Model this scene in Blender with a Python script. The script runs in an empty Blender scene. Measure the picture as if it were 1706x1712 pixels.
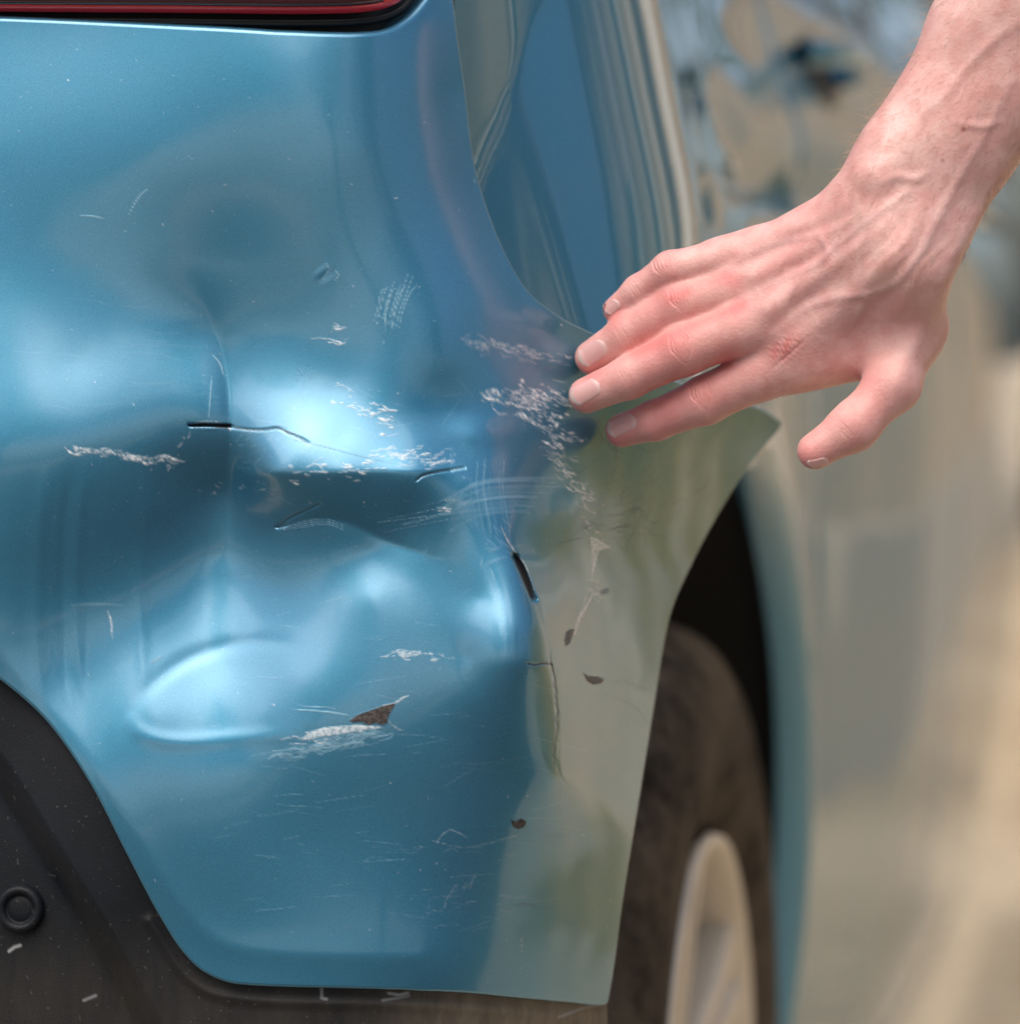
import bpy, bmesh, math, random
import numpy as np
from mathutils import Vector, Matrix
from mathutils.bvhtree import BVHTree
R = math.radians
random.seed(7); rng = np.random.default_rng(7)
scene = bpy.context.scene

# ------------------------------------------------------------------ camera
FPX = 5152.0; CX = 853.0; CY = 856.0; HC = 0.80; PITCH = R(3.0)
cam_d = bpy.data.cameras.new("camera"); cam = bpy.data.objects.new("camera", cam_d)
scene.collection.objects.link(cam); scene.camera = cam
cam.location = (0, 0, HC); cam.rotation_euler = (R(90) - PITCH, 0, 0)
cam_d.lens = 85; cam_d.sensor_fit = 'HORIZONTAL'; cam_d.sensor_width = 85 * 1706 / FPX
cam_d.clip_start = 0.05; cam_d.clip_end = 2000
cam_d.dof.use_dof = True; cam_d.dof.focus_distance = 1.325; cam_d.dof.aperture_fstop = 4.2

# ------------------------------------------------------------------ sky and sun
SUN_EL, SUN_AZ = R(56), R(-26)        # azimuth of the light's source, seen from the car: behind the camera, to the left
world = bpy.data.worlds.new("World"); scene.world = world; world.use_nodes = True
wn = world.node_tree; bg = wn.nodes['Background']
sky = wn.nodes.new('ShaderNodeTexSky'); sky.sky_type = 'NISHITA'; sky.sun_disc = False
sky.sun_elevation = SUN_EL; sky.air_density = 1.0; sky.dust_density = 5.0; sky.ozone_density = 1.0
sdir = Vector((math.sin(SUN_AZ) * math.cos(SUN_EL), -math.cos(SUN_AZ) * math.cos(SUN_EL), math.sin(SUN_EL)))
sky.sun_rotation = math.atan2(sdir.x, sdir.y)
wn.links.new(sky.outputs[0], bg.inputs[0]); bg.inputs[1].default_value = 0.135
sun_d = bpy.data.lights.new("sun", 'SUN'); sun = bpy.data.objects.new("sun", sun_d)
scene.collection.objects.link(sun); sun_d.energy = 1.5; sun_d.angle = R(75); sun_d.color = (1.0, 0.95, 0.88)
sun.rotation_euler = (-sdir).to_track_quat('-Z', 'Y').to_euler(); sun.location = (-1, -2, 4)
scene.view_settings.view_transform = 'Standard'; scene.view_settings.look = 'None'
scene.view_settings.gamma = 1; scene.view_settings.exposure = 0.36
scene.view_settings.use_curve_mapping = False

# ------------------------------------------------------------------ helpers
cF = np.array([0, math.cos(PITCH), -math.sin(PITCH)]); cU = np.array([0, math.sin(PITCH), math.cos(PITCH)])
cR = np.array([1.0, 0, 0]); cO = np.array([0, 0, HC])
def W(px, py, d):
    px, py, d = np.broadcast_arrays(np.asarray(px, float), np.asarray(py, float), np.asarray(d, float))
    return (cO + d[..., None] * (((px - CX) / FPX)[..., None] * cR + ((CY - py) / FPX)[..., None] * cU + cF))
def to_px(P):
    Q = np.asarray(P) - cO; d = Q @ cF
    return CX + FPX * (Q @ cR) / d, CY - FPX * (Q @ cU) / d, d
def link(o, parent=None):
    scene.collection.objects.link(o)
    if parent is not None: o.parent = parent; o.matrix_parent_inverse = Matrix.Identity(4)
    return o
def tag(o, label=None, cat=None, group=None, kind=None):
    for k, v in (('label', label), ('category', cat), ('group', group), ('kind', kind)):
        if v: o[k] = v
    return o
def mesh_np(name, V, Fq, mat, parent=None, smooth=True):
    me = bpy.data.meshes.new(name); V = np.asarray(V, np.float32); Fq = np.asarray(Fq, np.int32)
    n, k = Fq.shape
    me.vertices.add(len(V)); me.vertices.foreach_set('co', V.ravel())
    me.loops.add(n * k); me.loops.foreach_set('vertex_index', Fq.ravel())
    me.polygons.add(n); me.polygons.foreach_set('loop_start', np.arange(0, n * k, k, dtype=np.int32))
    me.polygons.foreach_set('use_smooth', np.full(n, smooth))
    me.update(calc_edges=True); me.validate()
    if mat: me.materials.append(mat)
    return link(bpy.data.objects.new(name, me), parent)
def grid_faces(nu, nv, off=0, flip=False):
    i, j = np.meshgrid(np.arange(nu - 1), np.arange(nv - 1), indexing='ij')
    a = off + i * nv + j; F = np.stack([a, a + 1, a + nv + 1, a + nv], -1).reshape(-1, 4)
    return F[:, ::-1] if flip else F
def set_attr(me, name, vals):
    a = me.attributes.new(name, 'FLOAT', 'POINT'); a.data.foreach_set('value', np.asarray(vals, np.float32).ravel())
def pchip(xk, yk, x):
    xk = np.asarray(xk, float); yk = np.asarray(yk, float); x = np.clip(x, xk[0], xk[-1])
    h = np.diff(xk); d = np.diff(yk) / h; m = np.zeros_like(yk); m[0] = d[0]; m[-1] = d[-1]
    for i in range(1, len(yk) - 1):
        if d[i-1] * d[i] > 0:
            w1 = 2*h[i] + h[i-1]; w2 = h[i] + 2*h[i-1]; m[i] = (w1 + w2) / (w1/d[i-1] + w2/d[i])
    k = np.clip(np.searchsorted(xk, x, side='right') - 1, 0, len(h) - 1)
    t = (x - xk[k]) / h[k]; t2 = t*t; t3 = t2*t
    return (2*t3-3*t2+1)*yk[k] + (t3-2*t2+t)*h[k]*m[k] + (-2*t3+3*t2)*yk[k+1] + (t3-t2)*h[k]*m[k+1]
def catmull(P, n):
    P = np.asarray(P, float); Q = np.vstack([2*P[0]-P[1], P, 2*P[-1]-P[-2]]); out = []
    for i in range(1, len(Q) - 2):
        t = np.linspace(0, 1, n, endpoint=False)[:, None]
        out.append(0.5*((2*Q[i]) + (-Q[i-1]+Q[i+1])*t + (2*Q[i-1]-5*Q[i]+4*Q[i+1]-Q[i+2])*t**2 + (-Q[i-1]+3*Q[i]-3*Q[i+1]+Q[i+2])*t**3))
    out.append(P[-1:]); return np.vstack(out)
def poly_dist(x, y, P):
    """distance to a polyline and the fraction along it"""
    P = np.asarray(P, float); best = np.full(x.shape, 1e9); frac = np.zeros(x.shape); n = len(P) - 1
    for i in range(n):
        a, b = P[i], P[i+1]; d = b - a; L = max(d @ d, 1e-9)
        t = np.clip(((x - a[0]) * d[0] + (y - a[1]) * d[1]) / L, 0, 1)
        r = np.hypot(x - a[0] - t*d[0], y - a[1] - t*d[1]); m = r < best
        best = np.where(m, r, best); frac = np.where(m, (i + t) / n, frac)
    return best, frac
def sstep(a, b, x):
    t = np.clip((x - a) / (b - a), 0, 1); return t*t*(3 - 2*t)
def softplus(x, w): return w * np.logaddexp(0, x / w)
def tube(path, rad, seg=8):
    """verts, quads of a tapered tube along world points"""
    path = np.asarray(path, float); n = len(path); rad = np.broadcast_to(rad, (n,))
    T = np.gradient(path, axis=0); T /= np.linalg.norm(T, axis=1)[:, None] + 1e-12
    up = np.array([0.13, 0.3, 0.94]); A = np.cross(T, up); A /= np.linalg.norm(A, axis=1)[:, None]; B = np.cross(T, A)
    th = np.linspace(0, 2*math.pi, seg, endpoint=False)
    V = path[:, None] + rad[:, None, None] * (np.cos(th)[None, :, None] * A[:, None] + np.sin(th)[None, :, None] * B[:, None])
    i, j = np.meshgrid(np.arange(n-1), np.arange(seg), indexing='ij'); j2 = (j + 1) % seg
    return V.reshape(-1, 3), np.stack([i*seg+j, i*seg+j2, (i+1)*seg+j2, (i+1)*seg+j], -1).reshape(-1, 4)

# ------------------------------------------------------------------ materials
def new_mat(name):
    m = bpy.data.materials.new(name); m.use_nodes = True; nt = m.node_tree
    return m, nt, nt.nodes['Principled BSDF']
def N(nt, t, **kw):
    n = nt.nodes.new(t)
    for k, v in kw.items(): setattr(n, k, v)
    return n
def noise(nt, scale, detail=4, rough=0.55, co='Object', sc=None):
    tc = N(nt, 'ShaderNodeTexCoord'); n = N(nt, 'ShaderNodeTexNoise'); n.inputs['Scale'].default_value = scale
    n.inputs['Detail'].default_value = detail; n.inputs['Roughness'].default_value = rough
    if sc:
        mp = N(nt, 'ShaderNodeMapping'); mp.inputs['Scale'].default_value = sc
        nt.links.new(tc.outputs[co], mp.inputs[0]); nt.links.new(mp.outputs[0], n.inputs['Vector'])
    else: nt.links.new(tc.outputs[co], n.inputs['Vector'])
    return n
def ramp(nt, src, a, b, ca=(0,0,0,1), cb=(1,1,1,1)):
    r = N(nt, 'ShaderNodeValToRGB'); r.color_ramp.elements[0].position = a; r.color_ramp.elements[1].position = b
    r.color_ramp.elements[0].color = ca; r.color_ramp.elements[1].color = cb; nt.links.new(src, r.inputs[0]); return r
def mix(nt, fac, a, b):
    m = N(nt, 'ShaderNodeMix'); m.data_type = 'RGBA'
    for s, v in ((m.inputs[0], fac), (m.inputs[6], a), (m.inputs[7], b)):
        if hasattr(v, 'links'): nt.links.new(v, s)
        elif isinstance(v, tuple): s.default_value = v if len(v) == 4 else (*v, 1)
        else: s.default_value = v
    return m.outputs[2]
def mathn(nt, op, a, b=None, clamp=False):
    m = N(nt, 'ShaderNodeMath', operation=op); m.use_clamp = clamp
    for s, v in zip(m.inputs, (a, b)):
        if v is None: continue
        if hasattr(v, 'links'): nt.links.new(v, s)
        else: s.default_value = v
    return m.outputs[0]
def bump(nt, h, strength, dist, bs, sock='Normal'):
    b = N(nt, 'ShaderNodeBump'); b.inputs['Strength'].default_value = strength; b.inputs['Distance'].default_value = dist
    nt.links.new(h, b.inputs['Height']); nt.links.new(b.outputs[0], bs.inputs[sock]); return b

BLUE = (0.048, 0.240, 0.388)
def paint_material(name, wear):
    m, nt, bs = new_mat(name)
    bs.inputs['Metallic'].default_value = 0.70; bs.inputs['Roughness'].default_value = 0.43
    bs.inputs['Coat Weight'].default_value = 1.0; bs.inputs['Coat Roughness'].default_value = 0.03; bs.inputs['Coat IOR'].default_value = 1.62
    fl = noise(nt, 2600, 1, 0.5)                                    # metal flake
    flr = ramp(nt, fl.outputs[0], 0.35, 0.75, (*[c*0.86 for c in BLUE], 1), (*[min(1, c*1.22) for c in BLUE], 1))
    col = flr.outputs[0]
    dn = noise(nt, 9, 5, 0.6); dirt = ramp(nt, dn.outputs[0], 0.45, 0.85)      # thin dust film
    col = mix(nt, mathn(nt, 'MULTIPLY', dirt.outputs[0], 0.10), col, (0.30, 0.30, 0.28))
    sp = noise(nt, 420, 2, 0.5); spk = ramp(nt, sp.outputs[0], 0.735, 0.76)    # dust specks
    if wear:
        at = {}
        for k in ('scuff', 'dark', 'rust', 'haze'):
            a = N(nt, 'ShaderNodeAttribute'); a.attribute_name = k; at[k] = a.outputs['Fac']
        col = mix(nt, mathn(nt, 'MULTIPLY', spk.outputs[0], 0.22), col, (0.55, 0.66, 0.70))
        brk = noise(nt, 650, 4, 0.65); brr = ramp(nt, brk.outputs[0], 0.42, 0.60)
        hz = mathn(nt, 'MULTIPLY', at['haze'], 0.72, True)
        col = mix(nt, hz, col, (0.42, 0.62, 0.72))
        sc = mathn(nt, 'MULTIPLY', at['scuff'], mathn(nt, 'ADD', mathn(nt, 'MULTIPLY', brr.outputs[0], 0.8), 0.5), True)
        col = mix(nt, sc, col, (0.95, 0.96, 0.95))
        pn = noise(nt, 600, 3, 0.6); pr = ramp(nt, pn.outputs[0], 0.4, 0.7, (0.022, 0.018, 0.017, 1), (0.105, 0.09, 0.082, 1))
        col = mix(nt, at['rust'], col, pr.outputs[0])
        col = mix(nt, at['dark'], col, (0.012, 0.012, 0.014))
        anyw = mathn(nt, 'MAXIMUM', mathn(nt, 'MAXIMUM', sc, hz), mathn(nt, 'MAXIMUM', at['rust'], at['dark']), True)
        inv = mathn(nt, 'SUBTRACT', 1.0, anyw, True)
        nt.links.new(mathn(nt, 'MULTIPLY', inv, 0.70), bs.inputs['Metallic'])
        nt.links.new(inv, bs.inputs['Coat Weight'])
        nt.links.new(mathn(nt, 'ADD', mathn(nt, 'MULTIPLY', anyw, 0.25), 0.43), bs.inputs['Roughness'])
        hn = noise(nt, 60, 3, 0.6)
        nt.links.new(mathn(nt, 'ADD', mathn(nt, 'MULTIPLY', hn.outputs[0], 0.10), 0.075), bs.inputs['Coat Roughness'])
        bn = noise(nt, 1400, 2, 0.5); bump(nt, mathn(nt, 'MULTIPLY', bn.outputs[0], anyw), 0.5, 0.0006, bs)
    nt.links.new(col, bs.inputs['Base Color'])
    return m
M = {}
M['paint'] = paint_material('blue_paint', True)
M['paint_side'] = paint_material('blue_paint_side', False)
def simple(name, col, rough=0.5, metal=0.0, coat=0.0, nscale=None, namp=0.3, bumpv=None):
    m, nt, bs = new_mat(name); bs.inputs['Roughness'].default_value = rough; bs.inputs['Metallic'].default_value = metal
    bs.inputs['Coat Weight'].default_value = coat
    if nscale:
        n = noise(nt, nscale, 6, 0.6)
        r = ramp(nt, n.outputs[0], 0.3, 0.7, (*[c*(1-namp) for c in col], 1), (*[min(1, c*(1+namp)) for c in col], 1))
        nt.links.new(r.outputs[0], bs.inputs['Base Color'])
    else: bs.inputs['Base Color'].default_value = (*col, 1)
    if bumpv: bn = noise(nt, bumpv[0], 3, 0.6); bump(nt, bn.outputs[0], bumpv[1], bumpv[2], bs)
    return m
def plastic_material():
    m, nt, bs = new_mat('black_plastic')
    big = noise(nt, 14, 6, 0.65); c1 = ramp(nt, big.outputs[0], 0.42, 0.72, (0.004, 0.006, 0.009, 1), (0.010, 0.013, 0.018, 1))
    a = N(nt, 'ShaderNodeAttribute'); a.attribute_name = 'dust'
    dn = noise(nt, 90, 5, 0.7, sc=(1, 1, 0.25)); dr = ramp(nt, dn.outputs[0], 0.35, 0.7)
    col = mix(nt, mathn(nt, 'MULTIPLY', a.outputs['Fac'], mathn(nt, 'ADD', mathn(nt, 'MULTIPLY', dr.outputs[0], 0.5), 0.4)), c1.outputs[0], (0.26, 0.21, 0.15))
    s = N(nt, 'ShaderNodeAttribute'); s.attribute_name = 'scuff'
    col = mix(nt, s.outputs['Fac'], col, (0.45, 0.47, 0.48))
    sp = noise(nt, 500, 2, 0.5); spk = ramp(nt, sp.outputs[0], 0.69, 0.73)
    col = mix(nt, mathn(nt, 'MULTIPLY', spk.outputs[0], 0.12), col, (0.4, 0.38, 0.34))
    nt.links.new(col, bs.inputs['Base Color']); bs.inputs['Roughness'].default_value = 0.52; bs.inputs['Specular IOR Level'].default_value = 0.28
    g = noise(nt, 1900, 2, 0.5); bump(nt, g.outputs[0], 0.35, 0.0005, bs)
    return m
M['plastic'] = plastic_material()
M['black'] = simple('black_rubber_seal', (0.006, 0.006, 0.007), 0.45)
M['void'] = simple('wheel_arch_felt', (0.004, 0.004, 0.004), 0.95)
def tyre_material():
    m, nt, bs = new_mat('dusty_tyre_rubber')
    n = noise(nt, 9, 6, 0.65); r = ramp(nt, n.outputs[0], 0.40, 0.62, (0.010, 0.008, 0.006, 1), (0.095, 0.072, 0.049, 1))
    n2 = noise(nt, 60, 5, 0.7); r2 = ramp(nt, n2.outputs[0], 0.4, 0.7)
    nt.links.new(mix(nt, mathn(nt, 'MULTIPLY', r2.outputs[0], 0.35), r.outputs[0], (0.16, 0.13, 0.10)), bs.inputs['Base Color'])
    bs.inputs['Roughness'].default_value = 0.9; bs.inputs['Specular IOR Level'].default_value = 0.15; return m
M['tyre'] = tyre_material()
M['rim'] = simple('dusty_alloy', (0.64, 0.58, 0.49), 0.42, 0.35, 0.0, 8, 0.12)
M['rim_dark'] = simple('rim_barrel_grime', (0.075, 0.06, 0.045), 0.8)
M['glass'] = simple('tinted_window_glass', (0.006, 0.008, 0.008), 0.04, 0, 1.0)
def red_lens():
    m, nt, bs = new_mat('red_lens_plastic'); bs.inputs['Coat Weight'].default_value = 1; bs.inputs['Coat Roughness'].default_value = 0.02
    bs.inputs['Base Color'].default_value = (0.92, 0.035, 0.05, 1); bs.inputs['Roughness'].default_value = 0.2
    bs.inputs['Transmission Weight'].default_value = 0.0; bs.inputs['Subsurface Weight'].default_value = 0.0
    return m
M['lens'] = red_lens()
M['lens_dark'] = simple('smoked_lens_plastic', (0.055, 0.008, 0.012), 0.08, 0, 1.0)

# ------------------------------------------------------------------ bumper shape
# height of the bumper skin in mm towards the camera, at places on it (photo x, y)
HC_PTS = """
-600 33 -62  -600 500 -56  -600 1100 -50  -600 1700 -66
-200 33 -40  -200 500 -34  -200 900 -26  -200 1300 -24  -200 1700 -42
0 33 -33     0 250 -26  0 450 -24  0 560 -19   0 660 -14  0 745 -10  0 900 -13 0 1050 -18  0 1300 -16 0 1650 -30
130 33 -27   130 250 -21  130 450 -21   130 600 -16 130 740 -9  130 850 -13 130 1000 -22 130 1130 -20 130 1300 -12 130 1650 -26
260 33 -20   260 250 -15  260 430 -17   260 600 -15 260 740 -11  260 850 -18 260 1000 -25 260 1100 -20 260 1200 -12 260 1350 -7 260 1600 -20
380 33 -14   380 250 -12   380 430 -17  340 560 -18 380 650 -11 380 720 -7 370 820 -24 370 930 -30 370 1010 -26 380 1110 -18 380 1200 -10 400 1350 -4 400 1600 -16
470 560 -14   460 650 -9  470 730 -2  460 790 2   470 880 -14 490 960 -15 500 1040 -11 500 1130 -4 500 1220 0 520 1400 -2
500 33 -12   500 250 -9   520 430 -11 560 560 -11   560 650 -8   570 730 -1 570 790 4   560 870 -6 620 920 -9 620 1000 -3  620 1100 1  620 1220 4 620 1350 1 600 1500 -5 600 1640 -12
600 33 -12   600 250 -9   620 430 -12  660 560 -11   660 650 -8 660 720 -4  680 800 4 680 870 -5 740 940 -3
700 33 -27   700 150 -24  700 300 -21  720 430 -19  740 540 -16 740 600 -14 740 680 -14 770 740 -13 780 800 -4 780 880 -2 800 1000 1  780 1100 3 780 1220 2 760 1350 -3 740 1480 -10 740 1640 -17
735 -300 -46 755 0 -44 776 150 -46 800 300 -46 830 400 -45 880 490 -46 840 580 -33 850 650 -30 860 720 -28 850 800 -16 900 550 -46
990 562 -74  960 640 -62 950 720 -54  930 800 -42 900 880 -20 1060 650 -90 1040 730 -88 1020 820 -86
1100 635 -108 1200 668 -162 1307 712 -232 1250 790 -222 1200 850 -204 1120 1030 -160 1100 760 -118
870 950 -3 950 930 -38 1000 930 -72 1060 930 -114 900 1040 0 960 1040 -38 1020 1040 -86 1090 1190 -146
900 1110 2 960 1110 -36 1030 1150 -94 900 1200 -6 960 1220 -38 1020 1300 -92 1075 1320 -138
860 1300 -10 930 1300 -24 870 1420 -24 960 1420 -64 1055 1420 -128 860 1540 -30 960 1540 -68 1035 1530 -116
860 1655 -36 940 1665 -66 1015 1675 -108 1015 1850 -116 400 1850 -30 0 1850 -44 -600 1850 -80
"""
_p = np.array(HC_PTS.split(), float).reshape(-1, 3)
_m = (_p[:, 0] > -300) & (_p[:, 0] < 860) & (_p[:, 1] > 1400); _p[_m, 2] += (_p[_m, 1] - 1400)/250*11
def _phi(r2): return 0.5 * r2 * np.log(r2 + 1e-9)
_X = _p[:, :2] / 100.0; _n = len(_X)
_K = _phi(((_X[:, None] - _X[None]) ** 2).sum(-1)) + np.diag(np.where(_p[:, 0] > 850, 0.08, np.where((_p[:, 1] < 500) | (_p[:, 0] < 100) | (_p[:, 1] > 1300), 1.2, 0.22)))
_P = np.hstack([np.ones((_n, 1)), _X]); _A = np.block([[_K, _P], [_P.T, np.zeros((3, 3))]])
_sol = np.linalg.solve(_A, np.concatenate([_p[:, 2], np.zeros(3)]))
def rbf(x, y):
    xs = x.ravel() / 100; ys = y.ravel() / 100; out = _sol[_n] + _sol[_n+1]*xs + _sol[_n+2]*ys
    for k in range(_n): out = out + _sol[k] * _phi((xs - _X[k, 0])**2 + (ys - _X[k, 1])**2)
    return out.reshape(x.shape)
FOLD = [(812, 800), (838, 880), (868, 950), (895, 1010), (915, 1075), (924, 1120), (932, 1200), (930, 1300)]
def bump_h(x, y):
    h = rbf(x, y)
    # hard vertical kink where the skin folded inwards
    w = sstep(440, 720, y) * (1 - sstep(760, 960, y)); xk = 386 + 0.0011*(y-700)**2*np.where(y < 700, -1.0, -0.1)
    h += w * (-7.5 * np.exp(-np.where(x < xk, (np.hypot(xk - x, 5) - 5)/42.0, (np.hypot(x - xk, 7) - 7)/110.0)))
    # pressed ridge y ~ 795 right of the kink
    w = sstep(385, 430, x) * (1 - sstep(700, 800, x)); yk = 792 - 0.02*(x-450)
    h += w * 2.2 * np.exp(-np.hypot(y - yk, 6) / 26.0)
    # curled lip under it
    d, f = poly_dist(x, y, catmull([(455, 884), (500, 872), (545, 866), (590, 876), (650, 905), (720, 930)], 6))
    h -= 2.3 * np.exp(-np.hypot(d, 5) / 17.0) * np.sin(np.pi * np.clip(f, 0.02, 0.98))**0.6
    # the long fold down the corner
    xf = np.interp(y, [p[1] for p in FOLD], [p[0] for p in FOLD])
    w = sstep(840, 960, y) * (1 - sstep(1230, 1400, y))
    h -= w * 0.30 * softplus(x - xf, 5) * np.exp(-np.clip(x - xf, 0, None) / 90)
    h -= w * 0.35 * np.exp(-((x - xf - 3) / 4.0)**2)
    # horizontal crease running into the fold
    w = sstep(640, 860, x) * (1 - sstep(905, 925, x)); h += w * 1.3 * np.exp(-np.hypot(y - 1108, 16) / 40)
    # pressed ellipse of the lower left dent
    d, f = poly_dist(x, y, catmull([(215, 1205), (240, 1160), (300, 1110), (370, 1082), (450, 1072), (520, 1085)], 6))
    h -= 0.45 * np.exp(-(d / 14)**2) * np.sin(np.pi * np.clip(f, 0, 1))**1.5
    d, f = poly_dist(x, y, catmull([(215, 1190), (235, 1225), (300, 1240), (420, 1232), (520, 1226)], 6))
    h += 0.5 * np.exp(-(d / 14)**2) * np.sin(np.pi * np.clip(f, 0, 1))
    # character line that follows the lower edge
    d, f = poly_dist(x, y, catmull([(-60, 1020), (0, 1095), (80, 1180), (150, 1270), (230, 1400), (300, 1510), (370, 1575), (470, 1592), (700, 1600)], 6))
    h += 1.5 * np.exp(-np.hypot(d, 12) / 30)
    # fluting of the crumpled left part
    for x0, a, wd in ((62, 1.0, 13), (104, -0.8, 10), (128, 0.7, 9), (236, 0.5, 12)):
        xx = x0 + 0.0003*(y-1000)**2
        h += 0.5*a * np.exp(-((x - xx)/wd)**2) * sstep(760, 860, y) * (1 - sstep(1080, 1180, y))
    # small dings by the swirl on the corner
    h += 2.2 * np.exp(-(((x-800)/50)**2 + ((y-724)/26)**2))
    h -= 0.8 * np.exp(-(((x-760)/95)**2 + ((y-690)/60)**2))
    h += 0.9 * np.sin(x/29.0 + 0.8*np.sin(y/47.0)) * np.exp(-(((x-1010)/170)**2 + ((y-830)/260)**2))
    h += 0.22 * np.sin(x/8.5 + 1.6*np.sin(y/61.0) + 0.7*np.sin(y/23.0)) * sstep(880, 980, x) * sstep(620, 760, y)
    h += 0.5 * np.sin(x/19.0 + y/140.0) * sstep(860, 960, x) * sstep(1150, 1300, y)
    h += 0.2 * np.exp(-(((x-540)/14)**2 + ((y-458)/12)**2)) * np.sin((x+y)/6.0)
    return h

# ---------- marks: scuffs, scratches, chips and painted twig reflections drawn in the skin's own flat coordinates
MX0, MY0, MW, MH = -100, -20, 1440, 1720
maps = {k: np.zeros((MH, MW), np.float32) for k in ('scuff', 'dark', 'rust', 'haze')}
def stroke(k, P, w, s=1.0, taper=True, smooth=True, wob=0):
    P = np.asarray(P, float)
    if smooth and len(P) > 2: P = catmull(P, 6)
    if wob: P = P + rng.normal(0, wob, P.shape)
    m = int(w*2 + 4); x0 = max(int(P[:,0].min()) - m, MX0); x1 = min(int(P[:,0].max()) + m, MX0+MW)
    y0 = max(int(P[:,1].min()) - m, MY0); y1 = min(int(P[:,1].max()) + m, MY0+MH)
    if x1 <= x0 or y1 <= y0: return
    yy, xx = np.mgrid[y0:y1, x0:x1].astype(np.float32); d, f = poly_dist(xx, yy, P)
    ww = w * (np.clip(np.sin(np.pi * np.clip(f, 0.03, 0.97)), 0, 1)**0.5 if taper else 1)
    v = s * np.clip(1.15 - d / np.maximum(ww, 0.5), 0, 1)
    sl = maps[k][y0-MY0:y1-MY0, x0-MX0:x1-MX0]; np.maximum(sl, v, out=sl)
def poly_fill(k, P, s=1.0):
    P = np.asarray(P, float); x0, y0 = P.min(0).astype(int) - 3; x1, y1 = P.max(0).astype(int) + 3
    yy, xx = np.mgrid[y0:y1, x0:x1].astype(float); ins = np.zeros(xx.shape, bool); j = len(P) - 1
    for i in range(len(P)):
        c = ((P[i,1] > yy) != (P[j,1] > yy)) & (xx < (P[j,0]-P[i,0]) * (yy-P[i,1]) / (P[j,1]-P[i,1]+1e-9) + P[i,0]); ins ^= c; j = i
    d, _ = poly_dist(xx, yy, np.vstack([P, P[:1]])); v = s * np.clip(np.where(ins, d, -d) + 0.9, 0, 1)
    sl = maps[k][y0-MY0:y1-MY0, x0-MX0:x1-MX0]; np.maximum(sl, v, out=sl)
def flecks(k, path, n, spread, ln, ang, w=1.6, s=1.0, jit=0.16):
    """torn flecks of primer scattered along a path"""
    P = catmull(path, 12); seg = np.r_[0, np.cumsum(np.hypot(*np.diff(P, axis=0).T))]
    for _ in range(int(n*.55) if k == 'scuff' else n):
        t = rng.uniform(0, seg[-1]); c = np.array([np.interp(t, seg, P[:,0]), np.interp(t, seg, P[:,1])]) + rng.normal(0, 1, 2) * spread
        a = ang + rng.normal(0, jit); l = ln * rng.choice([.5, .8, 1.3, 2.2], p=[.35, .3, .25, .1]) * rng.uniform(.7, 1.3); q = [c + u*l*np.array([math.cos(a), math.sin(a)]) for u in (-0.5, 0, 0.5)]
        q[1] = q[1] + rng.normal(0, l*0.12, 2); stroke(k, q, w * rng.choice([.4, .65, 1.0, 1.7], p=[.4, .32, .2, .08]), s * rng.uniform(0.25, 1.0)**.8, wob=0.35)
H = 0.12
flecks('scuff', [(125, 752), (170, 756), (215, 765), (260, 766), (308, 768)], 130, (4, 3), 13, 0.1, 1.9)
flecks('scuff', [(205, 762), (232, 768)], 40, (6, 3), 10, 0.2, 2.2)
flecks('scuff', [(250, 780), (290, 775), (308, 740), (306, 725)], 30, (5, 5), 6, -0.8, 1.4, 0.8)
flecks('scuff', [(345, 815), (385, 818), (460, 810)], 30, (14, 6), 7, 0.0, 1.0, 0.5)
flecks('scuff', [(490, 785), (520, 793), (560, 790), (610, 790)], 60, (12, 6), 12, 0.05, 2.0, 0.9)
flecks('scuff', [(562, 640), (575, 665), (600, 680), (650, 700), (640, 725)], 75, (12, 9), 11, 0.15, 1.7, 0.9)
flecks('scuff', [(618, 765), (660, 763), (700, 765), (745, 765)], 95, (12, 8), 16, -0.05, 1.5, 0.75)
flecks('scuff', [(735, 850), (745, 852)], 10, (8, 3), 14, -0.1, 2.0, 0.8)
flecks('scuff', [(750, 838), (775, 836)], 8, (5, 2), 18, 0.05, 1.6, 0.7)
flecks('scuff', [(535, 571), (570, 573)], 10, (6, 1.5), 20, 0.08, 2.0, 0.85)
flecks('scuff', [(560, 545), (575, 560)], 16, (6, 5), 10, 0.1, 1.4, 0.6)
flecks('scuff', [(780, 570), (830, 582), (880, 592), (940, 596)], 150, (10, 6), 14, 0.15, 1.4, 0.62)
flecks('scuff', [(815, 655), (850, 662), (880, 668), (930, 665), (955, 680)], 170, (10, 10), 13, 0.35, 2.0, 0.85)
flecks('scuff', [(870, 650), (895, 675), (920, 700), (935, 725)], 110, (12, 12), 11, 0.5, 2.3, 0.9)
flecks('scuff', [(868, 690), (905, 712), (950, 730), (975, 740)], 70, (8, 5), 12, 0.45, 1.8, 0.8)
flecks('scuff', [(925, 740), (945, 790), (965, 815), (985, 835), (990, 845)], 95, (7, 7), 12, 0.6, 2.0, 0.85)
flecks('scuff', [(905, 760), (975, 788)], 30, (8, 10), 22, 0.25, 1.2, 0.6)
flecks('scuff', [(985, 850), (985, 880), (998, 905)], 30, (6, 8), 9, 0.9, 1.6, 0.7)
poly_fill('scuff', [(988, 898), (1003, 903), (1020, 915), (1002, 920), (996, 945), (991, 962), (990, 925)], 0.62)
stroke('scuff', [(992, 900), (993, 930), (990, 975)], 2.2, 0.6)
flecks('scuff', [(990, 982), (1004, 990), (1000, 998)], 26, (5, 4), 8, 0.3, 2.2, 0.8)
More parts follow.
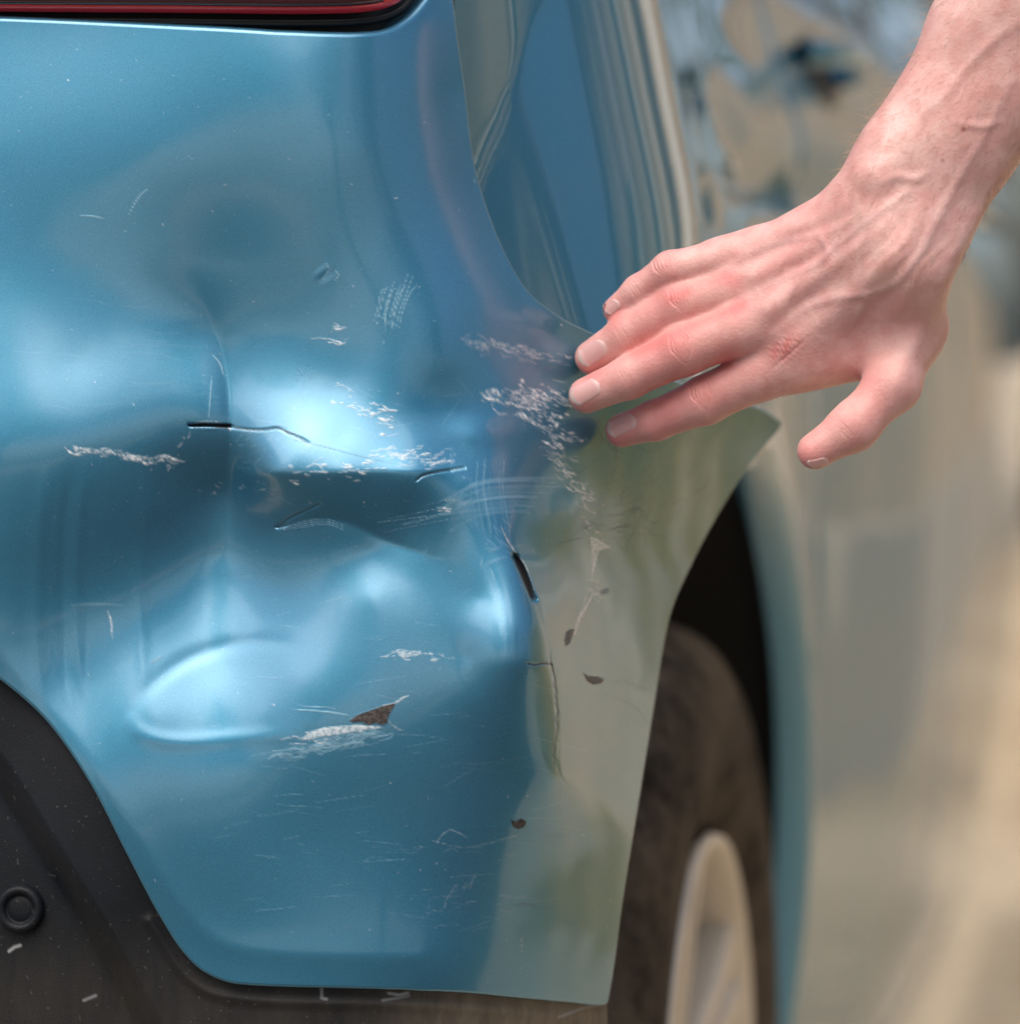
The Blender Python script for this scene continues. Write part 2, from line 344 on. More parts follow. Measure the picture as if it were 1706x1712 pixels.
stroke('scuff', [(993, 990), (980, 1015), (966, 1042), (960, 1062)], 3.0, 0.75); stroke('scuff', [(985, 985), (974, 1015), (962, 1050)], 1.3, 0.6)
flecks('scuff', [(655, 1094), (700, 1093), (738, 1097)], 60, (8, 3.5), 16, 0.05, 1.6, 0.7)
poly_fill('scuff', [(515, 1225), (545, 1216), (600, 1212), (640, 1216), (612, 1220), (560, 1228), (530, 1232), (505, 1238)], 0.5)
flecks('scuff', [(500, 1240), (560, 1224), (635, 1214)], 30, (10, 4), 30, -0.12, 1.6, 0.6, 0.12)
flecks('haze', [(470, 1268), (520, 1250), (600, 1232), (640, 1222)], 90, (14, 7), 30, -0.2, 2.2, 0.8, 0.15)
flecks('rust', [(470, 1262), (500, 1262)], 14, (12, 5), 9, -0.2, 1.5, 0.45)
flecks('rust', [(500, 1256), (560, 1244), (630, 1230)], 26, (8, 3), 26, -0.2, 1.5, 0.30, 0.1)
poly_fill('rust', [(585, 1204), (598, 1195), (618, 1188), (640, 1180), (662, 1175), (656, 1186), (650, 1197), (648, 1208), (640, 1212), (628, 1208), (618, 1212), (604, 1206), (592, 1208)])
flecks('dark', [(590, 1206), (615, 1210), (645, 1211)], 12, (6, 1), 12, 0.1, 1.2, 0.8)
stroke('scuff', [(640, 1180), (660, 1176), (672, 1168), (684, 1162)], 2.2, 0.7); stroke('scuff', [(650, 1206), (664, 1218), (676, 1222)], 1.0, 0.5)
stroke('haze', [(490, 1186), (545, 1190), (585, 1196)], 1.4, 1); stroke('haze', [(500, 1180), (560, 1184)], 1.0, 0.8)
poly_fill('rust', [(855, 1370), (862, 1373), (872, 1368), (880, 1374), (878, 1381), (868, 1386), (858, 1382)])
poly_fill('rust', [(947, 1056), (953, 1052), (961, 1052), (957, 1062), (953, 1076), (946, 1080), (944, 1070)], 0.85)
poly_fill('rust', [(977, 1126), (984, 1130), (1000, 1131), (1010, 1136), (1006, 1142), (992, 1144), (982, 1138)], 0.9)
flecks('scuff', [(985, 1134), (1008, 1139)], 12, (3, 2), 8, 0.2, 1.4, 0.7); stroke('dark', [(976, 1124), (982, 1136), (994, 1143)], 1.8)
poly_fill('dark', [(1004, 986), (1018, 983), (1018, 992), (1006, 994)], 0.5)
# scratches, then dark painted reflections on the corner
for i in range(9):
    x = 636 + i*5.2 + rng.normal(0, 1.2); stroke('haze', [(x-9, 560-rng.uniform(0, 30)), (x-3, 520), (x+3 + i*0.8, 490), (x+9+i*1.4, 458 + rng.uniform(0, 26))], 0.9, 0.9)
stroke('haze', [(648, 455), (646, 520), (642, 575)], 0.9, 0.8)
for i in range(15):
    y = 800 + i*4 + rng.normal(0, 2); stroke('haze', [(705 + rng.uniform(-80, 60), y + 26 + rng.uniform(0, 18)), (800, y + 6), (860, y - 1), (935 + rng.uniform(-60, 20), y + rng.uniform(-2, 3))], 0.85, rng.uniform(0.4, 0.95))
for i in range(10):
    x = 785 + rng.uniform(0, 60); stroke('haze', [(x, 780 + rng.uniform(-20, 20)), (x - 2, 820), (x + 10, 880 + rng.uniform(0, 20))], 0.7, rng.uniform(0.3, 0.7))
for i in range(16):
    x = 815 + rng.uniform(-10, 45); y = 860 + rng.uniform(0, 90); a = rng.normal(0.6, 0.8); stroke('haze', [(x, y), (x + 22*math.cos(a), y + 22*math.sin(a))], 0.8, rng.uniform(0.4, 0.9))
for a, b, c in (((135, 361), (155, 362), (175, 366)), ((215, 360), (232, 330), (245, 318)), ((545, 440), (550, 452), (540, 466)), ((560, 452), (566, 460), (560, 470))):
    stroke('haze', [a, b, c], 1.1, 1)
for i in range(70):                                              # wandering hairline scratches over the lower skin
    x = rng.uniform(320, 900); y = rng.uniform(1130, 1560); l = rng.uniform(15, 90); a = rng.normal(-0.05, 0.16)
    stroke('haze', [(x, y), (x + l/2*math.cos(a), y + l/2*math.sin(a) + rng.normal(0, 1)), (x + l*math.cos(a), y + l*math.sin(a))], 0.7, rng.uniform(0.12, 0.5))
for i in range(50):
    x = rng.uniform(400, 900); y = rng.uniform(620, 1080); l = rng.uniform(10, 60); a = rng.normal(0.1, 0.5)
    stroke('haze', [(x, y), (x + l*math.cos(a), y + l*math.sin(a))], 0.7, rng.uniform(0.1, 0.4))
for i in range(26):
    x = rng.uniform(0, 380); y = rng.uniform(500, 700); l = rng.uniform(20, 110); stroke('haze', [(x, y), (x+l/2, y+rng.normal(2, 2)), (x+l, y+rng.normal(4, 4))], 0.8, rng.uniform(0.08, 0.3))
for i in range(34):
    y = 905 + rng.normal(0, 1)*0; x = rng.uniform(388, 560); y = rng.uniform(735, 795); l = rng.uniform(8, 26); a = rng.normal(-0.6, 0.4)
    stroke('haze', [(x, y), (x + l*math.cos(a), y + l*math.sin(a))], 0.6, rng.uniform(0.2, 0.6))
flecks('scuff', [(740, 1408), (800, 1401)], 5, (2, 1), 60, -0.12, 1.0, 0.6, 0.03)
flecks('scuff', [(640, 1430), (720, 1424), (850, 1432)], 16, (30, 8), 40, 0.0, 0.8, 0.3, 0.05)
flecks('scuff', [(720, 1500), (780, 1508), (900, 1505)], 18, (20, 10), 26, -0.1, 0.8, 0.3, 0.2)
flecks('scuff', [(760, 1500), (775, 1470)], 10, (8, 10), 26, -1.1, 0.9, 0.4, 0.1)
flecks('scuff', [(875, 1595), (878, 1570)], 7, (3, 6), 12, -1.2, 1.1, 0.5)
flecks('dark', [(780, 1388), (880, 1390), (955, 1396)], 26, (26, 5), 34, 0.04, 1.0, 0.4, 0.05)
flecks('dark', [(850, 1514), (905, 1516)], 5, (6, 2), 24, 0.05, 1.0, 0.6, 0.08)
flecks('dark', [(1005, 760), (1060, 850), (1100, 800), (1180, 760), (1200, 820)], 80, (26, 44), 48, -1.2, 1.1, 0.6, 0.6)  # reflections of twigs, painted as dark lines on the corner
flecks('dark', [(970, 880), (1040, 890), (1080, 870)], 34, (20, 14), 34, 0.3, 1.3, 0.7, 0.5)  # more twig reflections put into the colour
flecks('dark', [(1050, 1050), (1060, 1110), (1085, 1180)], 16, (20, 20), 26, 0.5, 0.8, 0.4, 0.5)
stroke('dark', [(1015, 1160), (1060, 1180), (1088, 1212)], 1.0, 0.5); stroke('dark', [(1040, 1135), (1070, 1148), (1100, 1152)], 1.4, 0.4)
flecks('dark', [(500, 603), (515, 640)], 22, (8, 12), 7, -0.9, 0.9, 0.35)
for i in range(60):
    x = 1000 + rng.normal(0, 14) + rng.uniform(0, 30); y = rng.uniform(1380, 1640); flecks('scuff', [(x, y), (x+1, y+1)], 1, (1, 1), 3, 0, 1.0, 0.7)
stroke('scuff', [(180, 1020), (186, 1040), (187, 1066)], 2.2, 0.55); stroke('haze', [(120, 1012), (160, 1010), (205, 1012)], 1.2, 0.8)
stroke('haze', [(250, 1107), (260, 1104), (270, 1096)], 1.3, 1)
stroke('haze', [(354, 592), (368, 608), (374, 628)], 1.6, 1); stroke('haze', [(355, 630), (352, 660), (350, 698)], 1.2, 0.8)
for i in range(130):                                             # stone chips and grit
    x = rng.uniform(0, 1050); y = rng.uniform(70, 1640); maps['scuff'][int(y)-MY0:int(y)-MY0+rng.integers(1, 3), int(x)-MX0:int(x)-MX0+rng.integers(1, 3)] = rng.uniform(0.15, 0.7)
flecks('scuff', [(660, 330), (663, 331)], 3, (1, 1), 4, 0, 1.8, 0.8)
# cracks and tears (they also sink into the skin, see below)
CRK = []
def crack(P, w, depth, s=1.0, taper=True, wob=0.5):
    stroke('dark', P, w, s, taper, wob=wob); CRK.append((P, w, depth))
poly_fill('dark', [(312, 711), (340, 707), (352, 709), (384, 709), (387, 714), (380, 716), (345, 713), (325, 714)])
flecks('dark', [(330, 716), (372, 718)], 10, (10, 1.5), 14, 0.02, 1.0, 0.6)
CRK.append(([(316, 711), (350, 711), (386, 712)], 2.5, 3))
stroke('scuff', [(322, 708), (336, 706), (352, 705), (372, 707)], 1.5, 0.5)
stroke('scuff', [(380, 712), (386, 720)], 2.2, 0.7); stroke('haze', [(388, 713), (410, 719), (440, 720)], 2.6, 1)
crack([(388, 715), (410, 718), (437, 719), (465, 716), (482, 724), (502, 732), (516, 741)], 1.3, 0.45)
stroke('dark', [(490, 735), (540, 746), (600, 762), (660, 775)], 0.8, 0.4)
stroke('haze', [(465, 714), (485, 722), (506, 730)], 1.6, 1)
crack([(697, 803), (708, 795), (735, 788), (777, 782)], 2.3, 0.8, 1.0, True, 0.2)
crack([(463, 881), (485, 866), (510, 854), (535, 842)], 1.4, 0.8, 0.55); crack([(463, 882), (480, 878)], 1.8, 1.0, 0.9)
for dy in (0, 4, 8): stroke('haze', [(470, 884+dy*0.4), (510, 872+dy), (545, 868+dy), (575, 878+dy)], 0.8, 0.8); stroke('dark', [(472, 886+dy*0.4), (512, 875+dy), (547, 871+dy)], 0.7, 0.5)
poly_fill('dark', [(859, 924), (867, 931), (878, 950), (888, 975), (895, 1005), (886, 997), (872, 965), (862, 940)]); CRK.append(([(862, 930), (878, 962), (893, 1002)], 6, 5))
stroke('scuff', [(838, 880), (850, 905), (864, 926), (880, 948), (896, 995)], 1.5, 0.75)
crack([(882, 1109), (895, 1112), (908, 1109), (921, 1110)], 1.6, 1.2, 1)
crack([(919, 1086), (922, 1112), (928, 1140), (931, 1180), (932, 1215), (927, 1255), (928, 1280)], 1.4, 0.5, 0.95, True, 1.3)
stroke('rust', [(922, 1105), (926, 1125)], 2.6, 0.8); crack([(931, 1270), (936, 1292), (946, 1310)], 1.1, 0.3, 0.5)
flecks('dark', [(928, 1130), (932, 1220)], 18, (3, 10), 6, 1.3, 1.0, 0.6)

# ---------- bumper skin mesh: lines from a point of the upper edge to a point of the lower one
KEY = [  # u, top x, top y, low x, low y
 (-6, -600, 30, -600, 880), (-1, -100, 32, -100, 1062), (0, 0, 36, 0, 1130), (1, 100, 40, 75, 1195), (2, 200, 45, 150, 1300), (3, 300, 50, 215, 1425),
 (4, 380, 54, 272, 1532), (4.6, 430, 57, 310, 1590), (5.0, 460, 59, 345, 1622), (5.4, 490, 60, 395, 1640), (6, 540, 62, 480, 1645), (6.6, 590, 63, 560, 1647),
 (7.0, 630, 61, 600, 1648), (7.3, 660, 54, 630, 1649), (7.6, 688, 38, 655, 1650), (7.8, 708, 18, 670, 1650), (8.0, 724, -10, 685, 1651), (8.2, 733, -60, 697, 1652), (8.6, 738, -300, 715, 1653),
 (8.75, 752, -300, 728, 1653), (9.15, 754, -40, 748, 1654), (9.5, 762, 50, 770, 1655), (10, 776, 150, 800, 1657), (10.6, 790, 265, 840, 1661), (11.2, 815, 355, 880, 1665),
 (11.8, 846, 430, 925, 1669), (12.4, 885, 492, 970, 1673), (12.9, 925, 525, 1003, 1676), (13.05, 937, 533, 1015, 1675), (13.2, 950, 541, 1020, 1655), (14, 990, 560, 1042, 1500),
 (15, 1060, 597, 1068, 1340), (16, 1130, 640, 1092, 1190), (17, 1190, 662, 1120, 1030), (17.8, 1240, 676, 1160, 935), (18.5, 1275, 688, 1215, 835), (19.2, 1303, 707, 1262, 765), (19.5, 1306, 710, 1302, 718)]
K = np.array(KEY)
u = np.concatenate([np.linspace(-6, -1, 26)[:-1], np.linspace(-1, 19.5, 740)])
nu = len(u); nv = 820
Tx, Ty, Bx, By = (pchip(K[:,0], K[:,i], u) for i in (1, 2, 3, 4))
# rows above the picture are squeezed into the first twelve, so neighbouring columns stay level
_vs = (np.maximum(Ty, -20) - Ty) / (By - Ty); _vs = (_vs + (1 - _vs)*12/nv)[:, None]; _j = np.arange(nv)[None, :]
v = np.where(_j < 12, _vs*_j/12, _vs + (1 - _vs)*(_j - 12)/(nv - 13))
GX = Tx[:, None] * (1 - v) + Bx[:, None] * v; GY = Ty[:, None] * (1 - v) + By[:, None] * v
print('bumper grid', nu, nv)
Hh = bump_h(GX, GY)
for P, w, dep in CRK:
    Pc = catmull(P, 5) if len(P) > 2 else np.array(P, float); m = 14
    sel = (GX > Pc[:,0].min()-m) & (GX < Pc[:,0].max()+m) & (GY > Pc[:,1].min()-m) & (GY < Pc[:,1].max()+m)
    d, f = poly_dist(GX[sel], GY[sel], Pc); Hh[sel] -= dep * np.clip(1.2 - d / max(w, 2.2), 0, 1)
def samp(k, x, y):
    a = maps[k]; fx = np.clip(x - MX0, 0, MW - 2.001); fy = np.clip(y - MY0, 0, MH - 2.001); ix = fx.astype(int); iy = fy.astype(int); tx = fx-ix; ty = fy-iy
    return (a[iy, ix]*(1-tx)*(1-ty) + a[iy, ix+1]*tx*(1-ty) + a[iy+1, ix]*(1-tx)*ty + a[iy+1, ix+1]*tx*ty)
BD = 1.30
S = W(GX, GY, BD - Hh / 1000)
# rolled edges all round
du = np.gradient(S, axis=0); dv = np.gradient(S, axis=1); nrm = np.cross(dv, du); nrm /= np.linalg.norm(nrm, axis=-1)[..., None] + 1e-12
nrm[(nrm @ -cF) < 0] *= -1
def edge(idx_b, idx_i, big):
    b = S[idx_b]; n = nrm[idx_b]; t = b - S[idx_i]; 
    tg = np.gradient(b, axis=0); t = np.cross(tg, n); s = np.sign(((b - S[idx_i]) * t).sum(-1)); t = t * s[:, None]; t /= np.linalg.norm(t, axis=-1)[:, None] + 1e-12
    ker = np.ones(9)/9
    for c in range(3):
        t[:, c] = np.convolve(np.pad(t[:, c], 4, 'edge'), ker, 'valid'); 
    rings = [b]
    for a, c in big: rings.append(b + t*a*0.001 - n*c*0.001)
    return np.stack(rings, 1)
roll = [(0.5, 0.10), (1.1, 0.5), (1.5, 1.2), (1.5, 2.2), (0.8, 3.2), (-3, 4.0)]
rollt = [(0.9, 0.12), (2.0, 0.7), (2.8, 1.9), (3.1, 4.0), (3.1, 12.0), (3.1, 22.0)]
r1 = edge((slice(None), 0), (slice(None), 3), roll); 
ut = u < 8.3
r1b = edge((slice(None), 0), (slice(None), 3), rollt); wgt = (1 - sstep(7.7, 8.3, u))[:, None, None]; r1 = r1*(1-wgt) + r1b*wgt
r2 = edge((slice(None), -1), (slice(None), -4), roll)
V = [S.reshape(-1, 3), r1.reshape(-1, 3), r2.reshape(-1, 3)]; nr = r1.shape[1]
Fc = [grid_faces(nu, nv), grid_faces(nu, nr, nu*nv, True), grid_faces(nu, nr, nu*nv + nu*nr)]
car = bpy.data.objects.new('parked_car', None); link(car)
tag(car, 'blue metallic car with crumpled rear bumper corner, scraped paint and dusty wheel', 'car')
bumper = mesh_np('rear_bumper', np.vstack(V), np.vstack(Fc), M['paint'], car)
for k in maps:
    a0 = samp(k, GX, GY); e1 = np.repeat(a0[:, :1], nr, 1); e2 = np.repeat(a0[:, -1:], nr, 1)
    set_attr(bumper.data, k, np.concatenate([a0.ravel(), e1.ravel(), e2.ravel()]))
tag(bumper, 'dented blue bumper corner with cracks, white scuffs and peeling chips')
del V, Fc

# ------------------------------------------------------------------ black lower trim
uv_ = np.concatenate([np.linspace(-6, -1, 30)[:-1], np.linspace(-1, 13.05, 760)]); bx = pchip(K[:,0], K[:,3], uv_); by = pchip(K[:,0], K[:,4], uv_)
nvv = 330; vv = np.linspace(0, 1, nvv)
ex = np.interp(uv_, [-6, -1, 0, 4, 5.4, 8, 13.05], [-600, -250, -180, 150, 390, 680, 1018]); ey = np.full_like(ex, 1960)
VX = (bx + 0)[:, None]*(1-vv) + ex[:, None]*vv; VY = (by - 26)[:, None]*(1-vv) + ey[:, None]*vv
hb = rbf(VX, VY); hedge = rbf(np.repeat(bx[:, None], nvv, 1), np.repeat(by[:, None], nvv, 1))
vh = np.where(VY > 1640, 0.3, 0.75) * hb + (1-np.where(VY > 1640, 0.3, 0.75))*hedge if False else 0.5*hb + 0.5*hedge
vh = vh - 7
d, f = poly_dist(VX, VY, catmull([(-120, 1130), (0, 1285), (70, 1400), (160, 1545), (255, 1720), (330, 1900)], 6))
side = VX - np.interp(VY, [1130, 1285, 1400, 1545, 1720, 1900], [-120, 0, 70, 160, 255, 330])
vh += -9 * sstep(-26, 26, -side) ; vh += 1.4 * np.exp(-((side+10)/16)**2)
d, f = poly_dist(VX, VY, catmull([(250, 1540), (320, 1640), (420, 1672), (700, 1682), (1016, 1706)], 6))
vh += 1.2 * np.exp(-(d/9)**2)
maps2 = {'scuff': np.zeros_like(VX)}
dust = sstep(560, 820, VX)*0.8 + 0.12*sstep(1500, 1700, VY)
val = mesh_np('lower_trim', W(VX, VY, BD - vh/1000).reshape(-1, 3), grid_faces(len(uv_), nvv), M['plastic'], car)
sc = np.zeros_like(VX)
for _ in range(12):
    x = rng.uniform(500, 900) if rng.random() < 0.45 else rng.uniform(0, 330); y = rng.uniform(1655, 1700) if x > 400 else 1250 + x*1.35 + rng.uniform(-60, 330)
    a = rng.normal(0.6, 0.8); l = rng.uniform(2, 11); d, f = poly_dist(VX, VY, [(x, y), (x+l*math.cos(a), y+l*math.sin(a))]); sc = np.maximum(sc, rng.uniform(0.05, 0.15)*np.clip(1.3 - d/1.2, 0, 1))
for P, s in (([(650, 1660), (668, 1663), (682, 1660)], .7), ([(640, 1672), (665, 1668), (684, 1664)], .4), ([(538, 1652), (538, 1668), (546, 1670)], .6), ([(15, 1590), (24, 1583), (34, 1580)], .7), ([(140, 1672), (150, 1668), (160, 1664)], .4), ([(935, 1700), (975, 1685), (1010, 1678)], .35)):
    d, f = poly_dist(VX, VY, P); sc = np.maximum(sc, s*np.clip(1.4 - d/2.6, 0, 1))
set_attr(val.data, 'scuff', sc); set_attr(val.data, 'dust', dust); tag(val, 'black textured plastic trim below the blue skin')
def lathe(prof, seg, origin, ax):
    ax = np.asarray(ax, float); ax /= np.linalg.norm(ax); a = np.cross(ax, [0.1, 0.2, 1.0]); a /= np.linalg.norm(a); b = np.cross(ax, a)
    th = np.linspace(0, 2*math.pi, seg + 1)[:-1]; P = np.asarray(prof, float)     # (radius, along axis)
    Vv = np.asarray(origin) + P[:, None, :1]*(np.cos(th)[:, None]*a + np.sin(th)[:, None]*b) + P[:, None, 1:]*ax
    n = len(P); i, j = np.meshgrid(np.arange(n-1), np.arange(seg), indexing='ij'); j2 = (j+1) % seg
    return Vv.reshape(-1, 3), np.stack([i*seg+j, (i+1)*seg+j, (i+1)*seg+j2, i*seg+j2], -1).reshape(-1, 4)
ki = int(np.argmin((VX - 36)**2 + (VY - 1518)**2)); ch = vh.ravel()[ki]
Vc, Fc_ = lathe([(0, 3.0), (.0030, 3.0), (.0052, 2.6), (.0060, 2.2), (.0064, 3.6), (.0072, 4.6), (.0084, 5.0), (.0096, 4.5), (.0104, 3.0), (.0108, -2)], 40, (0, 0, 0), (0, -1, 0.05))
P0 = [(r_, z_*0.001) for r_, z_ in [(0, 3.0), (.0030, 3.0), (.0052, 2.6), (.0060, 2.2), (.0064, 3.6), (.0072, 4.6), (.0084, 5.0), (.0096, 4.5), (.0104, 3.0), (.0108, -2)]]
Vc, Fc_ = lathe(P0, 40, W(36, 1518, BD - ch/1000), (-0.12, -1, 0.05))
clip = mesh_np('push_clip', Vc, Fc_, M['plastic'], val); tag(clip, 'round black push clip in the trim')

# ------------------------------------------------------------------ tail lamp
LT = np.array([(-600, 16), (0, 20), (300, 22), (480, 24), (570, 23), (620, 19), (655, 10), (680, -8), (694, -40), (700, -110), (700, -350)], float)
lu = np.linspace(0, 10, 260); lx = pchip(np.arange(11), LT[:,0], lu); ly = pchip(np.arange(11), LT[:,1], lu)
nl = 60; lv = np.linspace(0, 1, nl)
LX = np.where(True, lx[:, None]*(1-lv) + np.minimum(lx, 560)[:, None]*lv, 0); LY = ly[:, None]*(1-lv) + (-420)*lv
LY[-1, :] = np.linspace(-350, -420, nl)
lh = rbf(np.minimum(LX, 640), np.full_like(LX, 60.0)) + 0.5
dd, _ = poly_dist(LX, LY, np.stack([lx, ly], 1)); lh = lh - 5*np.exp(-dd/4.0) + 1.2*np.exp(-((dd-16)/6)**2)
lamp = mesh_np('tail_lamp', W(LX, LY, BD - lh/1000).reshape(-1, 3), grid_faces(len(lu), nl), M['lens'], car); tag(lamp, 'red tail lamp lens above the bumper')
for off, wd in ((24, 3.2), (46, 2.6)):                          # moulded ribs inside the lens edge
    pts = []
    for a, b in zip(lx[::3], ly[::3]):
        if a > 640: break
        pts.append(W(a, b - off, BD - (rbf(np.array([min(a, 640.)]), np.array([60.]))[0] + 1.0)/1000))
    Vt, Ft = tube(np.array(pts), wd*0.00025*4, 8); mesh_np('lens_rib', Vt, Ft, M['lens_dark'], lamp)
gx, gy = np.meshgrid(np.linspace(-600, 760, 120), np.linspace(-420, 130, 30), indexing='ij')
gh = rbf(gx, np.full_like(gx, 60.0)) - 20
mesh_np('lamp_recess', W(gx, gy, BD - gh/1000).reshape(-1, 3), grid_faces(120, 30), M['black'], car)
pts = np.array([W(a, b + 16, BD - (rbf(np.array([min(a, 700.)]), np.array([60.]))[0] - 11)/1000) for a, b in zip(lx[::2], ly[::2]) if b > -200])
Vt, Ft = tube(pts, 0.0016, 8); mesh_np('lamp_seal', Vt, Ft, M['black'], car)

# ------------------------------------------------------------------ body side
YW, ZW, RT, RA = 1.85, 0.32, 0.32, 0.425
XW = (1168 - CX) / FPX * YW
SY = [1.36, 1.41, 1.435, 1.46, 1.50, 1.56, 1.68, 1.78, 1.95, 2.2, 2.6, 3.0, 3.6, 4.4, 5.0, 5.4]
SX = [-.070, -.0227, .000, .0275, .0525, .066, .078, .088, .114, .166, .270, .380, .525, .70, .80, .84]
def side_x(y, z):
    x = pchip(SY, SX, y)
    o = pchip([.10, .25, .45, .60, .75, .86, .93, 1.00, 1.06, 1.10, 1.13, 1.2, 1.4, 1.55], [-.03, .0, .024, .032, .034, .030, .018, .004, -.012, -.030, -.058, -.085, -.19, -.32], z)
    o = o * sstep(1.38, 1.62, y) + (1 - sstep(1.38, 1.62, y)) * (z - 0.95) * -0.24
    r = np.hypot(y - YW, z - ZW); x = x + o + 0.020*np.exp(-((r - RA)/0.05)**2) * (z > 0.2)       # flared arch
    x = x - 0.010*np.exp(-((z - 0.915 - 0.02*(y-2.2))/0.014)**2) * sstep(1.9, 2.1, y)              # feature line pressed in the doors
    x = x + 0.008*np.exp(-((z - 0.96 - 0.02*(y-2.2))/0.03)**2) * sstep(1.9, 2.1, y)
    
    s_ = (z - .903)/.062 - (y - 1.415)/.037; x = x + 0.010*softplus(s_, .04)*(1 - sstep(1.46, 1.52, y))
    return x
def side_panel(name, y0, y1, zlow, ztop, mat, ny=60, nz=90, dx=0.0, lab=None, zfun=None, parent=None):
    t = np.linspace(0, 1, ny)
    if zfun == 'arch':
        ca = np.linspace(0, math.pi, ny*2); ys = np.unique(np.concatenate([np.linspace(y0, YW-RA, 12), YW - RA*np.cos(ca), np.linspace(YW+RA, y1, 6)])); ys = ys[(ys >= y0) & (ys <= y1)]
        zl = np.where(np.abs(ys-YW) < RA, ZW + np.sqrt(np.clip(RA**2 - (ys-YW)**2, 0, None)), zlow)
    else: ys = np.linspace(y0, y1, ny); zl = np.full_like(ys, zlow)
    
    if zfun == 'arch': zl = np.where(ys < 1.80, np.maximum(zl, 0.735), zl)
    zz = zl[:, None] + (ztop - zl)[:, None]*np.linspace(0, 1, nz)
    yy = np.repeat(ys[:, None], nz, 1); xx = side_x(yy, zz) + dx
    P = np.stack([xx, yy, zz], -1); n1 = len(ys)
    # turned-in flanges on front and rear cut
    fl0 = P[:1] + np.array([-0.02, 0, 0]); fl1 = P[-1:] + np.array([-0.02, 0, 0]); P = np.concatenate([fl0, P, fl1]); n1 += 2
    o = mesh_np(name, P.reshape(-1, 3), grid_faces(n1, nz), mat, parent or car)
    if lab: tag(o, lab)
    return o
side_panel('rear_quarter_panel', 1.37, 2.335, 0.17, 1.10, M['paint_side'], 90, 110, zfun='arch', lab='blue quarter panel with flared wheel arch')
rd = side_panel('rear_door', 2.343, 3.22, 0.17, 1.10, M['paint_side'], 70, 110)
fd = side_panel('front_door', 3.228, 4.22, 0.17, 1.10, M['paint_side'], 60, 90)
side_panel('front_wing', 4.228, 5.4, 0.30, 1.10, M['paint_side'], 50, 60)
side_panel('door_sill', 2.29, 4.3, 0.08, 0.166, M['paint_side'], 30, 10)
for n_, a, b, p_ in (('rear_window', 2.40, 3.20, rd), ('front_window', 3.26, 4.25, fd)):
    side_panel(n_, a, b, 1.115, 1.44, M['glass'], 20, 24, -0.006, parent=p_)
side_panel('quarter_window', 1.75, 2.33, 1.115, 1.44, M['glass'], 20, 24, -0.006)
side_panel('belt_moulding', 1.75, 4.3, 1.098, 1.118, M['black'], 60, 6, 0.0)
side_panel('roof_rail', 1.70, 4.3, 1.44, 1.55, M['paint_side'], 40, 12)
# inner flange of the arch, lining behind it
th = np.linspace(1.46, math.pi + 0.1, 120); ya = YW - RA*np.cos(th); za = ZW + RA*np.sin(th); xa = side_x(ya, np.maximum(za, .2))
ya2 = YW - (RA-0.012)*np.cos(th); za2 = ZW + (RA-0.012)*np.sin(th)
rings = [np.stack([xa, ya, za], -1), np.stack([xa - 0.003, YW-(RA-.004)*np.cos(th), ZW+(RA-.004)*np.sin(th)], -1), np.stack([xa - 0.010, ya2, za2], -1), np.stack([xa - 0.028, ya2, za2], -1)]
mesh_np('arch_lip', np.stack(rings, 1).reshape(-1, 3), grid_faces(120, 4), M['paint_side'], car)
rings = [np.stack([xa - 0.020, YW-(RA+.0)*np.cos(th), ZW+(RA+.0)*np.sin(th)], -1), np.stack([xa*0 + XW - 0.30, YW-(RA+.02)*np.cos(th), ZW+(RA+.02)*np.sin(th)], -1)]
inner = [np.stack([xa*0 + XW - 0.305, YW-0.01*np.cos(th), ZW+0.01*np.sin(th)], -1)]
mesh_np('arch_liner', np.stack(rings + inner, 1).reshape(-1, 3), grid_faces(120, 3), M['void'], car, smooth=False)
# closing panels so nothing shows through behind the bumper
qx, qz = np.meshgrid(np.linspace(-0.55, 0.03, 8), np.linspace(0.25, 0.62, 6), indexing='ij')
mesh_np('inner_panel', np.stack([qx, np.full_like(qx, 1.46) , qz], -1).reshape(-1, 3), grid_faces(8, 6), M['void'], car, smooth=False)

# door handle; a flat black disc paints the shade of its cup
hy = np.linspace(0, 1, 14); hY = 2.46 + 0.20*hy; hz_ = 1.035 + 0.006*np.sin(hy*math.pi)
hx = side_x(hY, hz_) + 0.004 + 0.030*np.sin(np.clip(hy, 0.0, 1)*math.pi)**0.5
Vt, Ft = tube(np.stack([hx, hY, hz_], -1), 0.011, 12); mesh_np('door_handle', Vt, Ft, M['paint_side'], rd)
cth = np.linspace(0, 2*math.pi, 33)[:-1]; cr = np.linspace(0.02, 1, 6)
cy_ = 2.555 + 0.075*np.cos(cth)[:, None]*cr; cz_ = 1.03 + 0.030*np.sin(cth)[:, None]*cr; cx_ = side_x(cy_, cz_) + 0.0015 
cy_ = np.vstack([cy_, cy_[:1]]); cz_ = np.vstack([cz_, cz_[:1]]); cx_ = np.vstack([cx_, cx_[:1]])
mesh_np('handle_cup', np.stack([cx_, cy_, cz_], -1).reshape(-1, 3), grid_faces(33, 6), M['black'], rd)

